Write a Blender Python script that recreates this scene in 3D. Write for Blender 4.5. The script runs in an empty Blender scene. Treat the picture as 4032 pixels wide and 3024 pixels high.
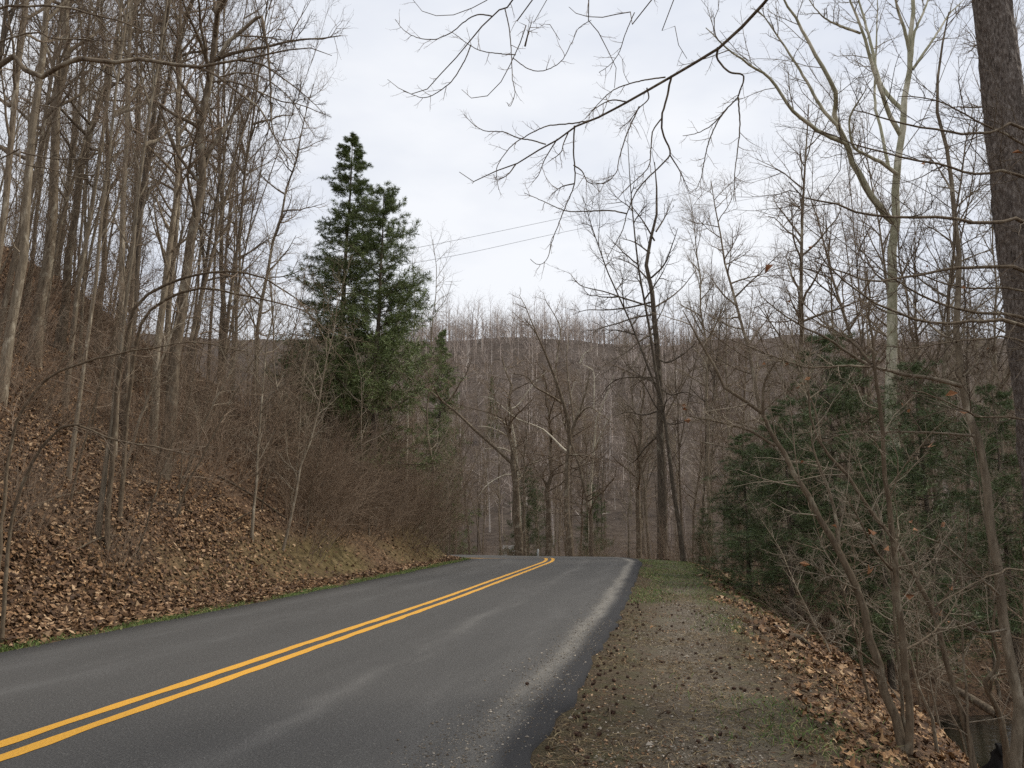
import bpy, math
import numpy as np
from mathutils import Vector, Quaternion, Matrix

# ------------------------------------------------------------------ camera, sky, sun, exposure
SC = bpy.context.scene
COL = SC.collection
EYE, PITCH, FOC = 1.55, math.radians(9.3), 3300.0          # metres, radians, photo pixels
cam_data = bpy.data.cameras.new('camera')
cam_data.sensor_width = 36.0
cam_data.lens = 36.0 * FOC / 4032.0
cam_data.clip_start, cam_data.clip_end = 0.05, 4000
cam = bpy.data.objects.new('camera', cam_data)
cam.location = (0, 0, EYE)
cam.rotation_euler = (math.pi / 2 + PITCH, 0, 0)
COL.objects.link(cam)
SC.camera = cam

SUN_EL, SUN_AZ = math.radians(52), math.radians(70)         # azimuth clockwise from the view direction
world = bpy.data.worlds.new('World')
SC.world = world
world.use_nodes = True
wn, wl = world.node_tree.nodes, world.node_tree.links
wn.clear()
w_out = wn.new('ShaderNodeOutputWorld')
w_bg = wn.new('ShaderNodeBackground'); w_bg.inputs['Strength'].default_value = 0.1
w_sky = wn.new('ShaderNodeTexSky'); w_sky.sky_type = 'NISHITA'; w_sky.sun_disc = False
w_sky.sun_elevation, w_sky.sun_rotation = SUN_EL, SUN_AZ
w_co = wn.new('ShaderNodeTexCoord')
w_map = wn.new('ShaderNodeMapping'); w_map.inputs['Scale'].default_value = (1.0, 1.0, 2.6)
w_n = wn.new('ShaderNodeTexNoise'); w_n.inputs['Scale'].default_value = 2.3
w_n.inputs['Detail'].default_value = 5; w_n.inputs['Roughness'].default_value = 0.5
w_r = wn.new('ShaderNodeValToRGB')
w_r.color_ramp.elements[0].position = 0.36; w_r.color_ramp.elements[0].color = (5.95, 6.3, 7.05, 1)
w_r.color_ramp.elements[1].position = 0.60; w_r.color_ramp.elements[1].color = (7.7, 7.85, 8.15, 1)
w_mix = wn.new('ShaderNodeMix'); w_mix.data_type = 'RGBA'; w_mix.inputs[0].default_value = 0.95
wl.new(w_co.outputs['Generated'], w_map.inputs['Vector'])
wl.new(w_map.outputs['Vector'], w_n.inputs['Vector'])
wl.new(w_n.outputs['Fac'], w_r.inputs['Fac'])
wl.new(w_sky.outputs['Color'], w_mix.inputs[6])
wl.new(w_r.outputs['Color'], w_mix.inputs[7])
wl.new(w_mix.outputs[2], w_bg.inputs['Color'])
wl.new(w_bg.outputs['Background'], w_out.inputs['Surface'])

sun_data = bpy.data.lights.new('sun', 'SUN')
sun_data.energy, sun_data.angle, sun_data.color = 2.3, math.radians(12), (1.0, 0.93, 0.82)
sun = bpy.data.objects.new('sun', sun_data)
sun.rotation_euler = (math.pi / 2 - SUN_EL, 0, math.pi - SUN_AZ)
sun.location = (0, 0, 60)
COL.objects.link(sun)

SC.view_settings.view_transform = 'Standard'
SC.view_settings.look = 'None'
SC.view_settings.exposure = 0.33
SC.view_settings.gamma = 1.0
SC.view_settings.use_curve_mapping = False
SC.render.engine = 'CYCLES'
SC.cycles.max_bounces = 4
SC.cycles.diffuse_bounces = 3
SC.cycles.glossy_bounces = 2
SC.cycles.transmission_bounces = 2
SC.cycles.use_denoising = False
SC.cycles.sample_clamp_direct = 4.0
SC.cycles.sample_clamp_indirect = 2.0
SC.cycles.volume_bounces = 0
SC.cycles.debug_use_spatial_splits = True

RNG = np.random.default_rng(7)

# ------------------------------------------------------------------ helpers: pixels of the photograph to places
CROP = {1: (0, 0), 2: (1344, 0), 3: (2688, 0), 4: (0, 1008), 5: (1344, 1008), 6: (2688, 1008),
        7: (0, 2016), 8: (1344, 2016), 9: (2688, 2016)}
CS, SN = math.cos(PITCH), math.sin(PITCH)

def ray(x, y):
    a, b = (x - 2016) / FOC, -(y - 1512) / FOC
    return np.array([a, CS - SN * b, SN + CS * b])

def at(x, y, depth):
    d = ray(x, y)
    return np.array([0, 0, EYE]) + d * (depth / d[1])

def cat(c, x, y, depth):
    return at(CROP[c][0] + x * 0.60759, CROP[c][1] + y * 0.60759, depth)

def trace(pts, d0, d1=None):
    """pts: (crop, x, y) triples, depth runs d0 -> d1"""
    d1 = d0 if d1 is None else d1
    n = len(pts)
    return np.array([cat(c, x, y, d0 + (d1 - d0) * i / max(1, n - 1)) for i, (c, x, y) in enumerate(pts)])

def smooth01(a, b, x):
    t = np.clip((x - a) / (b - a), 0, 1)
    return t * t * (3 - 2 * t)

def catmull(P, n):
    P = np.asarray(P, float)
    if len(P) == 2:
        return P[0] + (P[1] - P[0]) * np.linspace(0, 1, n)[:, None]
    Q = np.vstack([2 * P[0] - P[1], P, 2 * P[-1] - P[-2]])
    seg = np.linalg.norm(np.diff(P, axis=0), axis=1)
    cum = np.concatenate([[0], np.cumsum(seg)])
    d = np.linspace(0, cum[-1], n)
    i = np.clip(np.searchsorted(cum, d, side='right') - 1, 0, len(P) - 2)
    t = ((d - cum[i]) / np.maximum(seg[i], 1e-9))[:, None]
    p0, p1, p2, p3 = Q[i], Q[i + 1], Q[i + 2], Q[i + 3]
    return 0.5 * (2 * p1 + (p2 - p0) * t + (2 * p0 - 5 * p1 + 4 * p2 - p3) * t ** 2 + (3 * p1 - p0 - 3 * p2 + p3) * t ** 3)

# value noise on a lattice, for relief
_LAT = np.random.default_rng(99).random((256, 256))
def vnoise(x, y):
    xi, yi = np.floor(x).astype(int), np.floor(y).astype(int)
    fx, fy = x - xi, y - yi
    fx, fy = fx * fx * (3 - 2 * fx), fy * fy * (3 - 2 * fy)
    a = _LAT[xi % 256, yi % 256]; b = _LAT[(xi + 1) % 256, yi % 256]
    c = _LAT[xi % 256, (yi + 1) % 256]; d = _LAT[(xi + 1) % 256, (yi + 1) % 256]
    return (a * (1 - fx) + b * fx) * (1 - fy) + (c * (1 - fx) + d * fx) * fy - 0.5

# ------------------------------------------------------------------ the lie of the land
ROADC = catmull([(-9.5, -24), (-7.1, -12), (-4.7, 0), (-3.5, 6), (-2.35, 12), (-1.3, 17.5), (-.35, 23), (.85, 30),
                 (1.5, 34.3), (1.4, 37.6), (0.0, 40.2), (-2.6, 41.9), (-7, 43.6), (-14, 47), (-26, 56), (-50, 76)], 420)
_sd = np.concatenate([[0], np.cumsum(np.linalg.norm(np.diff(ROADC, axis=0), axis=1))])
WL, WR = 3.4, 3.6
S_BEND = float(_sd[np.argmin(np.abs(ROADC[:, 1] - 35.5))])

def road_z(s):
    return -0.22 * smooth01(S_BEND, S_BEND + 7, s) - 3.2 * smooth01(S_BEND + 9, S_BEND + 50, s)

def road_coords(x, y):
    """signed lateral distance (right positive), distance along, distance to near leg, distance to far leg"""
    x, y = np.atleast_1d(np.asarray(x, float)), np.atleast_1d(np.asarray(y, float))
    st = 3 if len(x) > 60000 else 6
    A = ROADC[::st]; sA = _sd[::st]
    out_d = np.full(x.shape, 1e9); out_s = np.zeros(x.shape); sgn = np.ones(x.shape)
    d_near = np.full(x.shape, 1e9); d_far = np.full(x.shape, 1e9)
    for k in range(len(A) - 1):
        ax, ay = A[k]; bx, by = A[k + 1] - A[k]
        L2 = bx * bx + by * by
        lo = -50 if k == 0 else 0
        t = np.clip(((x - ax) * bx + (y - ay) * by) / L2, lo, 1)
        dx, dy = x - ax - t * bx, y - ay - t * by
        d = np.hypot(dx, dy)
        m = d < out_d
        out_d = np.where(m, d, out_d)
        out_s = np.where(m, sA[k] + t * math.sqrt(L2), out_s)
        sgn = np.where(m, np.sign(bx * -dy + by * dx + 1e-12), sgn)
        if sA[k] < S_BEND - 1:
            d_near = np.minimum(d_near, d)
        else:
            d_far = np.minimum(d_far, d)
    return out_d * sgn, out_s, d_near, d_far

def land(x, y, full=False):
    x, y = np.atleast_1d(np.asarray(x, float)), np.atleast_1d(np.asarray(y, float))
    u, s, dn, df = road_coords(x, y)
    v1, v2 = dn - WL, df - WL
    cut = 1.0 + 0.35 * vnoise(s * 0.16 + 3, s * 0.05)
    zl1 = np.interp(v1, [0, .35, .9, 1.25, 2.5, 6, 19, 26, 45, 120], [-.035, .0, .07, .32, 1.55, 4.0, 13.9, 16.0, 17.5, 14]) * np.where(v1 < 9, cut * smooth01(0.2, 1.5, v1) + (1 - smooth01(0.2, 1.5, v1)), 1 + (cut - 1) * 0.5)
    zl2 = np.interp(v2, [0, .35, 1.0, 2.4, 9, 30, 120], [-.035, .0, .12, 1.5, 8.5, 22, 30])
    zl = np.minimum(zl1, zl2)
    w = u - WR
    z_creek = np.interp(w, [0, .25, 1.95, 2.7, 4.7, 6.1, 7, 9.3, 10.5, 12.5, 40], [-.035, -.05, -.16, -.38, -1.5, -3.1, -3.7, -3.7, -2.9, -2.4, -2.6])
    z_val = np.interp(w, [0, .25, 2.2, 3.0, 7, 13, 40], [-.035, -.05, -.16, -.42, -1.7, -2.6, -3.0])
    near = 1 - smooth01(24 + 23, 24 + 33, s)
    zr = z_creek * near + z_val * (1 - near)
    z = np.where(u < 0, zl, zr)
    inside = (u > -WL) & (u < WR)
    z = np.where(inside, -0.035, z)
    z = z + road_z(s) * np.exp(-np.maximum(np.abs(u) - 3.5, 0) / 18)
    rough = smooth01(0.3, 2.5, np.maximum(-u - WL, u - WR - 2.0))
    z = z + rough * (0.5 * vnoise(x * .35, y * .35) + 0.16 * vnoise(x * 1.3 + 9, y * 1.3) + 0.07 * vnoise(x * 3.7, y * 3.7 + 5))
    z = z + 0.03 * vnoise(x * 2.1, y * 2.1) * smooth01(0.1, .6, u - WR)
    ridge = (57 + 9 * vnoise(x * .02 + 31, y * .01) + 4 * vnoise(x * .06, y * .03)) * smooth01(88, 250, y - 0.05 * np.abs(x)) + 46 * smooth01(300, 470, y)
    z = z + ridge * smooth01(-10, 25, u) + 1.5 * vnoise(x * .03, y * .03) * smooth01(20, 60, u)
    z = z + 5 * vnoise(x * .012 + 7, y * .02) * smooth01(130, 240, y)
    return (z, u, s) if full else z

def gz(x, y):
    return float(land(x, y)[0])

def on_ground(px, py, tmin=4.0, tmax=160.0):
    """where the ray of a photo pixel meets the land"""
    d = ray(px, py)
    t = np.concatenate([np.arange(tmin, 40, 0.1), np.arange(40, tmax, 0.5)])
    X, Y, Z = d[0] * t, d[1] * t, EYE + d[2] * t
    hit = np.nonzero(Z < land(X, Y))[0]
    k = hit[0] if len(hit) else len(t) - 1
    return np.array([X[k], Y[k], gz(X[k], Y[k])])

# ------------------------------------------------------------------ helpers: meshes and objects
def np_mesh(name, V, faces_list, smooth=True, uv=None, attrs=None):
    """faces_list: integer arrays (m, 3) or (m, 4)"""
    me = bpy.data.meshes.new(name)
    V = np.ascontiguousarray(V, dtype=np.float32)
    me.vertices.add(len(V)); me.vertices.foreach_set('co', V.ravel())
    faces_list = [np.asarray(f, dtype=np.int32) for f in faces_list if len(f)]
    loops = np.concatenate([f.ravel() for f in faces_list])
    sizes = np.concatenate([np.full(len(f), f.shape[1], np.int32) for f in faces_list])
    starts = np.concatenate([[0], np.cumsum(sizes)[:-1]]).astype(np.int32)
    me.loops.add(len(loops)); me.loops.foreach_set('vertex_index', loops)
    me.polygons.add(len(sizes)); me.polygons.foreach_set('loop_start', starts)
    me.update(calc_edges=True)
    if uv is not None:
        l = me.uv_layers.new(name='UVMap')
        l.data.foreach_set('uv', np.ascontiguousarray(uv[loops], dtype=np.float32).ravel())
    for k, a in (attrs or {}).items():
        at_ = me.attributes.new(k, 'FLOAT', 'POINT')
        at_.data.foreach_set('value', np.ascontiguousarray(a, dtype=np.float32))
    me.polygons.foreach_set('use_smooth', np.full(len(sizes), smooth, dtype=bool))
    return me

class Acc:
    """collects vertex and face arrays of one mesh"""
    def __init__(self):
        self.v, self.q, self.t, self.n = [], [], [], 0
    def add(self, V, Q=None, T=None):
        V = np.asarray(V).reshape(-1, 3)
        if Q is not None and len(Q): self.q.append(np.asarray(Q) + self.n)
        if T is not None and len(T): self.t.append(np.asarray(T) + self.n)
        self.v.append(V); self.n += len(V)
        return self
    def tubes(self, P, R, k=4):
        """P (B,n,3) polylines with radii R (B,n): one tube each"""
        P, R = np.asarray(P, float), np.asarray(R, float)
        if P.ndim == 2: P, R = P[None], R[None]
        B, n, _ = P.shape
        if B == 0: return self
        T = np.empty_like(P)
        T[:, 1:-1] = P[:, 2:] - P[:, :-2]; T[:, 0] = P[:, 1] - P[:, 0]; T[:, -1] = P[:, -1] - P[:, -2]
        T /= np.linalg.norm(T, axis=2, keepdims=True) + 1e-12
        m = T.mean(axis=1)
        ref = np.where(np.abs(m[:, 2:3]) > 0.75, np.array([[1., 0.1, 0]]), np.array([[0.1, 0.05, 1.]]))
        U = np.cross(T, ref[:, None, :]); U /= np.linalg.norm(U, axis=2, keepdims=True) + 1e-12
        W = np.cross(T, U)
        a = np.arange(k) * 2 * math.pi / k
        ring = U[:, :, None, :] * np.cos(a)[None, None, :, None] + W[:, :, None, :] * np.sin(a)[None, None, :, None]
        V = P[:, :, None, :] + ring * R[:, :, None, None]
        idx = np.arange(B * n * k).reshape(B, n, k)
        j = np.roll(np.arange(k), -1)
        Q = np.stack([idx[:, :-1, :], idx[:, :-1, j], idx[:, 1:, j], idx[:, 1:, :]], axis=-1).reshape(-1, 4)
        return self.add(V, Q)
    def mesh(self, name, smooth=True):
        fl = []
        if self.q: fl.append(np.vstack(self.q))
        if self.t: fl.append(np.vstack(self.t))
        return np_mesh(name, np.vstack(self.v), fl, smooth)
    def ntri(self):
        return sum(len(a) * 2 for a in self.q) + sum(len(a) for a in self.t)

def ob(name, me, mat=None, parent=None, loc=None, label=None, cat_=None, group=None, kind=None):
    o = bpy.data.objects.new(name, me)
    if mat is not None and me is not None and not me.materials:
        me.materials.append(mat)
    COL.objects.link(o)
    if parent is not None: o.parent = parent
    if loc is not None: o.location = loc
    if label: o['label'] = label
    if cat_: o['category'] = cat_
    if group: o['group'] = group
    if kind: o['kind'] = kind
    return o

# ------------------------------------------------------------------ materials
def nt(name):
    m = bpy.data.materials.new(name); m.use_nodes = True
    t = m.node_tree; t.nodes.clear()
    o = t.nodes.new('ShaderNodeOutputMaterial'); b = t.nodes.new('ShaderNodeBsdfPrincipled')
    t.links.new(b.outputs['BSDF'], o.inputs['Surface'])
    b.inputs['Roughness'].default_value = 0.9
    b.inputs['Specular IOR Level'].default_value = 0.15
    return m, t, b

def node(t, kind, **kw):
    n = t.nodes.new(kind)
    for k, v in kw.items():
        if k in n.inputs.keys(): n.inputs[k].default_value = v
        else: setattr(n, k, v)
    return n

def ramp(t, fac, stops):
    r = t.nodes.new('ShaderNodeValToRGB')
    e = r.color_ramp.elements
    while len(e) < len(stops): e.new(0.5)
    for el, (p, c) in zip(e, stops):
        el.position = p; el.color = (*c, 1) if len(c) == 3 else c
    t.links.new(fac, r.inputs['Fac'])
    return r.outputs['Color']

def mixc(t, fac, a, b, mode='MIX'):
    m = t.nodes.new('ShaderNodeMix'); m.data_type = 'RGBA'; m.blend_type = mode
    for sock, v in ((m.inputs[0], fac), (m.inputs[6], a), (m.inputs[7], b)):
        if isinstance(v, (int, float)): sock.default_value = v
        elif isinstance(v, tuple): sock.default_value = (*v, 1)
        else: t.links.new(v, sock)
    return m.outputs[2]

def mth(t, op, a, b=None, c=None):
    m = t.nodes.new('ShaderNodeMath'); m.operation = op
    for i, v in enumerate((a, b, c)):
        if v is None: continue
        if isinstance(v, (int, float)): m.inputs[i].default_value = v
        else: t.links.new(v, m.inputs[i])
    return m.outputs[0]

def noise(t, vec, scale, detail=3, rough=0.55, dist=0.0):
    n = node(t, 'ShaderNodeTexNoise', Scale=scale, Detail=detail, Roughness=rough, Distortion=dist)
    if vec is not None: t.links.new(vec, n.inputs['Vector'])
    return n.outputs['Fac']

def mapped(t, vec, scale):
    m = t.nodes.new('ShaderNodeMapping'); m.inputs['Scale'].default_value = scale
    t.links.new(vec, m.inputs['Vector']); return m.outputs['Vector']

def bump(t, b, h, strength=0.5, dist=0.02):
    n = node(t, 'ShaderNodeBump', Strength=strength, Distance=dist)
    t.links.new(h, n.inputs['Height']); t.links.new(n.outputs['Normal'], b.inputs['Normal'])

def bark(name, dark, light, patch=None, pscale=2.0, amount=0.5, stretch=0.25, scale=18, var=0.35, b_str=0.6):
    wm = (.90, .83, .72) if 'sycamore' not in name and 'white' not in name else (1, .97, .9)
    dark, light = (tuple(x * w for x, w in zip(c, wm)) for c in (dark, light))
    if patch: patch = tuple(x * w for x, w in zip(patch, wm))
    m, t, b = nt(name)
    co = t.nodes.new('ShaderNodeTexCoord').outputs['Object']
    inf = t.nodes.new('ShaderNodeObjectInfo')
    n1 = noise(t, mapped(t, co, (1, 1, stretch)), scale, 4, 0.6)
    c = ramp(t, n1, [(0.3, dark), (0.7, light)])
    if patch:
        n2 = noise(t, mapped(t, co, (1, 1, 0.6)), pscale, 4, 0.65, 0.4)
        lo = 0.62 - 0.25 * amount
        f = ramp(t, n2, [(lo, (0, 0, 0)), (lo + 0.14, (1, 1, 1))])
        c = mixc(t, f, c, patch)
    k = mth(t, 'MULTIPLY_ADD', inf.outputs['Random'], var, 1 - var / 2)
    h = node(t, 'ShaderNodeHueSaturation', Saturation=1.0)
    t.links.new(k, h.inputs['Value']); t.links.new(c, h.inputs['Color'])
    t.links.new(h.outputs['Color'], b.inputs['Base Color'])
    if b_str: bump(t, b, n1, b_str, 0.03)
    return m

M = {}
M['trunk'] = bark('bark_grey_brown', (.095, .078, .062), (.27, .232, .188), (.42, .40, .345), 3.0, .35)
M['trunk_pale'] = bark('bark_pale_grey', (.14, .12, .096), (.32, .285, .235), (.48, .455, .395), 3.5, .38)
M['trunk_dark'] = bark('bark_dark', (.05, .044, .038), (.17, .147, .125), (.26, .25, .215), 4.0, .25)
M['twig'] = bark('twig_brown', (.145, .115, .092), (.34, .282, .235), None, var=.5, b_str=0)
M['twig_grey'] = bark('twig_grey', (.20, .178, .148), (.41, .372, .318), None, var=.4, b_str=0)
M['twig_dark'] = bark('twig_dark', (.07, .058, .048), (.17, .143, .118), None, var=.4, b_str=0)
M['twig_hill_hazed'] = None
M['brush'] = bark('twig_russet', (.17, .13, .105), (.37, .30, .245), None, var=.45, b_str=0)
M['brush_stem'] = bark('stem_russet_grey', (.17, .135, .105), (.42, .35, .285), None, var=.5, b_str=0)
M['syc'] = bark('bark_sycamore', (.24, .24, .165), (.43, .42, .32), (.60, .58, .49), 1.5, .5, stretch=.5, scale=6, var=.1, b_str=.2)
M['syc_white'] = bark('bark_white', (.42, .39, .32), (.66, .62, .53), (.2, .17, .13), 4.0, .25, var=.1, b_str=.2)
M['sapling'] = bark('bark_sapling', (.09, .072, .055), (.21, .175, .135), (.30, .28, .23), 7.0, .3, scale=30, var=.25, b_str=.3)

def m_pine_bark():
    m, t, b = nt('bark_big_pine')
    co = t.nodes.new('ShaderNodeTexCoord').outputs['Object']
    v = node(t, 'ShaderNodeTexVoronoi', Scale=26.0, feature='F1')
    mp = mapped(t, co, (1, 1, .38)); t.links.new(mp, v.inputs['Vector'])
    n = noise(t, mapped(t, co, (1, 1, .35)), 40, 4, .65)
    n2 = noise(t, co, 2.2, 3, .6)
    c = ramp(t, n, [(.28, (.03, .023, .019)), (.5, (.17, .142, .12)), (.74, (.42, .38, .34))])
    c = mixc(t, mth(t, 'MULTIPLY', n2, .5), c, (.13, .105, .09))
    t.links.new(c, b.inputs['Base Color'])
    bump(t, b, mth(t, 'ADD', mth(t, 'MULTIPLY', v.outputs['Distance'], 1.0), n), .9, .03)
    return m
M['pine_bark'] = m_pine_bark()

def m_needles(name, dark, light):
    m, t, b = nt(name)
    g = t.nodes.new('ShaderNodeNewGeometry')
    co = t.nodes.new('ShaderNodeTexCoord').outputs['Object']
    n = noise(t, co, 1.3, 2)
    f = mth(t, 'ADD', mth(t, 'MULTIPLY', g.outputs['Random Per Island'], .6), mth(t, 'MULTIPLY', n, .5))
    t.links.new(ramp(t, f, [(.15, dark), (.85, light)]), b.inputs['Base Color'])
    b.inputs['Roughness'].default_value = .6
    b.inputs['Specular IOR Level'].default_value = .3
    return m
M['needle'] = m_needles('needles_dark', (.055, .082, .028), (.19, .235, .08))
M['needle2'] = m_needles('needles_soft', (.036, .058, .024), (.12, .155, .056))

def m_leaf(name, stops, rough=.75):
    m, t, b = nt(name)
    g = t.nodes.new('ShaderNodeNewGeometry')
    t.links.new(ramp(t, g.outputs['Random Per Island'], stops), b.inputs['Base Color'])
    b.inputs['Roughness'].default_value = rough
    b.inputs['Specular IOR Level'].default_value = .3
    return m
M['leaf'] = m_leaf('fallen_leaf', [(0, (.042, .022, .011)), (.4, (.115, .06, .027)), (.66, (.225, .12, .052)), (.88, (.37, .215, .10)), (1, (.52, .36, .205))])
M['twig_hill_hazed'] = m_leaf('twig_hillside', [(0, (.15, .115, .095)), (.5, (.32, .26, .222)), (.85, (.46, .385, .335)), (1, (.60, .54, .48))], .9)  # hillside trees kept pale: distance haze is painted into these tones
M['leaf_far'] = m_leaf('fallen_leaf_darker', [(0, (.042, .023, .012)), (.5, (.12, .066, .033)), (.84, (.26, .15, .075)), (1, (.46, .32, .19))])
M['leaf_orange'] = m_leaf('beech_leaf', [(0, (.22, .095, .042)), (1, (.40, .20, .095))])
M['leaf_bright'] = m_leaf('oak_leaf', [(0, (.62, .28, .10)), (1, (.62, .28, .10))])
M['grass'] = m_leaf('grass_blade', [(0, (.06, .10, .025)), (.5, (.11, .18, .045)), (.8, (.17, .22, .06)), (1, (.38, .31, .15))])
M['straw'] = m_leaf('dry_grass', [(0, (.11, .08, .04)), (.6, (.21, .155, .08)), (1, (.36, .28, .16))])
M['stone'] = m_leaf('gravel_stone', [(0, (.07, .055, .04)), (.6, (.17, .14, .105)), (1, (.44, .39, .32))], .9)
M['cone'] = m_leaf('pine_cone', [(0, (.035, .019, .012)), (.7, (.07, .036, .022)), (1, (.13, .07, .04))])

def m_ground():
    m, t, b = nt('forest_floor')
    co = t.nodes.new('ShaderNodeTexCoord').outputs['Object']
    v = node(t, 'ShaderNodeTexVoronoi', Scale=11.0); t.links.new(co, v.inputs['Vector'])
    n = noise(t, co, 26, 5, .65)
    big = noise(t, co, .6, 3)
    litter = ramp(t, mth(t, 'ADD', mth(t, 'MULTIPLY', v.outputs['Color'], .55), mth(t, 'MULTIPLY', n, .5)),
                  [(.25, (.045, .027, .017)), (.5, (.12, .072, .042)), (.75, (.22, .135, .078)), (.95, (.36, .24, .14))])
    litter = mixc(t, mth(t, 'MULTIPLY', big, .5), litter, (.085, .06, .042))
    def attr(k):
        a = t.nodes.new('ShaderNodeAttribute'); a.attribute_name = k; return a.outputs['Fac']
    fine = noise(t, co, 48, 5, .75)
    mid = noise(t, co, 3.2, 4, .65)
    dirt = ramp(t, fine, [(.36, (.024, .016, .010)), (.52, (.082, .058, .034)), (.68, (.25, .195, .125))])
    dirt = mixc(t, mth(t, 'MULTIPLY_ADD', mid, 2.4, -.75), dirt, mixc(t, .75, dirt, (.035, .024, .015)))
    c = mixc(t, attr('shoulder'), litter, dirt)
    moss = ramp(t, mth(t, 'ADD', mth(t, 'MULTIPLY', mid, .7), mth(t, 'MULTIPLY', fine, .3)), [(.32, (.05, .036, .02)), (.5, (.115, .088, .036)), (.66, (.24, .18, .095))])
    c = mixc(t, attr('moss'), c, moss)
    grav = ramp(t, noise(t, co, 90, 3, .75), [(.3, (.06, .048, .036)), (.5, (.16, .135, .105)), (.72, (.38, .34, .285))])
    gm = mth(t, 'MULTIPLY', attr('gravel'), mth(t, 'MULTIPLY_ADD', mid, 2.2, -.5))
    gm2 = node(t, 'ShaderNodeClamp'); t.links.new(gm, gm2.inputs[0])
    c = mixc(t, gm2.outputs[0], c, grav)
    grs = ramp(t, fine, [(.3, (.045, .055, .02)), (.7, (.13, .135, .05))])
    g2 = node(t, 'ShaderNodeClamp'); t.links.new(mth(t, 'MULTIPLY', attr('grassy'), mth(t, 'MULTIPLY_ADD', mid, 5.0, -2.2)), g2.inputs[0])
    c = mixc(t, mth(t, 'MULTIPLY', g2.outputs[0], .4), c, grs)
    c = mixc(t, attr('distant_shade'), c, ramp(t, noise(t, co, .8, 4), [(.3, (.045, .034, .027)), (.7, (.10, .078, .062))]))  # far ground tone: painted shade gaps between trees, lifted a little as haze
    t.links.new(c, b.inputs['Base Color'])
    bump(t, b, mth(t, 'ADD', fine, n), .8, .03)
    return m
M['ground'] = m_ground()

def m_asphalt():
    m, t, b = nt('asphalt')
    uvn = t.nodes.new('ShaderNodeUVMap'); uvn.uv_map = 'UVMap'
    uv = uvn.outputs['UV']
    sp = t.nodes.new('ShaderNodeSeparateXYZ'); t.links.new(uv, sp.inputs[0])
    u = sp.outputs['X']
    fine = noise(t, uv, 62, 4, .85)
    v = node(t, 'ShaderNodeTexVoronoi', Scale=120.0); t.links.new(uv, v.inputs['Vector'])
    broad = noise(t, mapped(t, uv, (1.0, .12, 1)), 1.6, 4, .6)
    c = ramp(t, fine, [(.36, (.024, .0235, .023)), (.5, (.071, .0685, .0645)), (.63, (.19, .182, .17))])
    coarse = noise(t, uv, 34, 4, .75)
    c = mixc(t, mth(t, 'MULTIPLY_ADD', coarse, 1.6, -.5), c, (.03, .029, .028))
    patchy = noise(t, mapped(t, uv, (.9, .3, 1)), 1.1, 5, .65)
    c = mixc(t, mth(t, 'MULTIPLY_ADD', patchy, 1.5, -.55), c, (.06, .058, .055))
    speck = ramp(t, v.outputs['Color'], [(.86, (0, 0, 0)), (.95, (1, 1, 1))])
    c = mixc(t, mth(t, 'MULTIPLY', speck, .5), c, (.34, .32, .29))
    c = mixc(t, mth(t, 'MULTIPLY_ADD', broad, .9, -.2), c, (.092, .0885, .084))
    wob = noise(t, mapped(t, uv, (.4, .35, 1)), 1.0, 3, .6)
    def streak(u0, wid, amt, seed):
        x = mth(t, 'ADD', mth(t, 'SUBTRACT', u, u0), mth(t, 'MULTIPLY_ADD', wob, 1.0, -.5))
        g = mth(t, 'POWER', 2.718, mth(t, 'MULTIPLY', mth(t, 'MULTIPLY', x, x), -1.0 / (wid * wid)))
        n = noise(t, mapped(t, uv, (1.6, .22, 1)), 1.3 + seed * .21, 4, .65)
        k = mth(t, 'MULTIPLY', g, mth(t, 'MULTIPLY_ADD', n, 3.2, -1.15))
        cl = node(t, 'ShaderNodeClamp'); t.links.new(mth(t, 'MULTIPLY', k, mth(t, 'MULTIPLY_ADD', fine, 4.2, -1.2)), cl.inputs[0])
        return mth(t, 'MULTIPLY', cl.outputs[0], amt)
    c = mixc(t, streak(1.5, .15, .17, 1), c, (.34, .325, .30))
    c = mixc(t, streak(2.6, .3, .12, 4), c, (.26, .25, .235))
    c = mixc(t, streak(-1.6, .25, .14, 2), c, (.27, .265, .255))
    c = mixc(t, streak(-2.6, .2, .1, 3), c, (.25, .245, .24))
    # pale grit swept to the right-hand edge, then a fresh dark lip
    x = mth(t, 'ADD', mth(t, 'SUBTRACT', u, 3.17), mth(t, 'MULTIPLY_ADD', wob, .4, -.2))
    g = mth(t, 'POWER', 2.718, mth(t, 'MULTIPLY', mth(t, 'MULTIPLY', x, x), -1 / (.11 * .11)))
    nr_ = node(t, 'ShaderNodeMapRange'); t.links.new(sp.outputs['Y'], nr_.inputs[0])
    nr_.inputs[1].default_value, nr_.inputs[2].default_value, nr_.inputs[3].default_value = 30.0, 38.0, .12
    brk = noise(t, mapped(t, uv, (1, .45, 1)), 7, 4, .7)
    g = mth(t, 'MULTIPLY', mth(t, 'MULTIPLY', g, nr_.outputs[0]), mth(t, 'MULTIPLY_ADD', brk, 2.6, -.45))
    cl = node(t, 'ShaderNodeClamp'); t.links.new(mth(t, 'MULTIPLY', g, mth(t, 'MULTIPLY_ADD', fine, 3.6, -.7)), cl.inputs[0])
    c = mixc(t, mth(t, 'MULTIPLY', cl.outputs[0], .38), c, (.34, .315, .27))
    lip = node(t, 'ShaderNodeMapRange'); t.links.new(mth(t, 'ADD', u, mth(t, 'MULTIPLY', wob, .25)), lip.inputs[0])
    lip.inputs[1].default_value, lip.inputs[2].default_value = 3.42, 3.54
    lipn = mth(t, 'MULTIPLY', lip.outputs[0], .9)
    c = mixc(t, lipn, c, (.022, .022, .024))
    t.links.new(c, b.inputs['Base Color'])
    b.inputs['Roughness'].default_value = .85
    b.inputs['Specular IOR Level'].default_value = .22
    bump(t, b, mth(t, 'ADD', fine, v.outputs['Distance']), .55, .008)
    return m
M['asphalt'] = m_asphalt()

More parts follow.
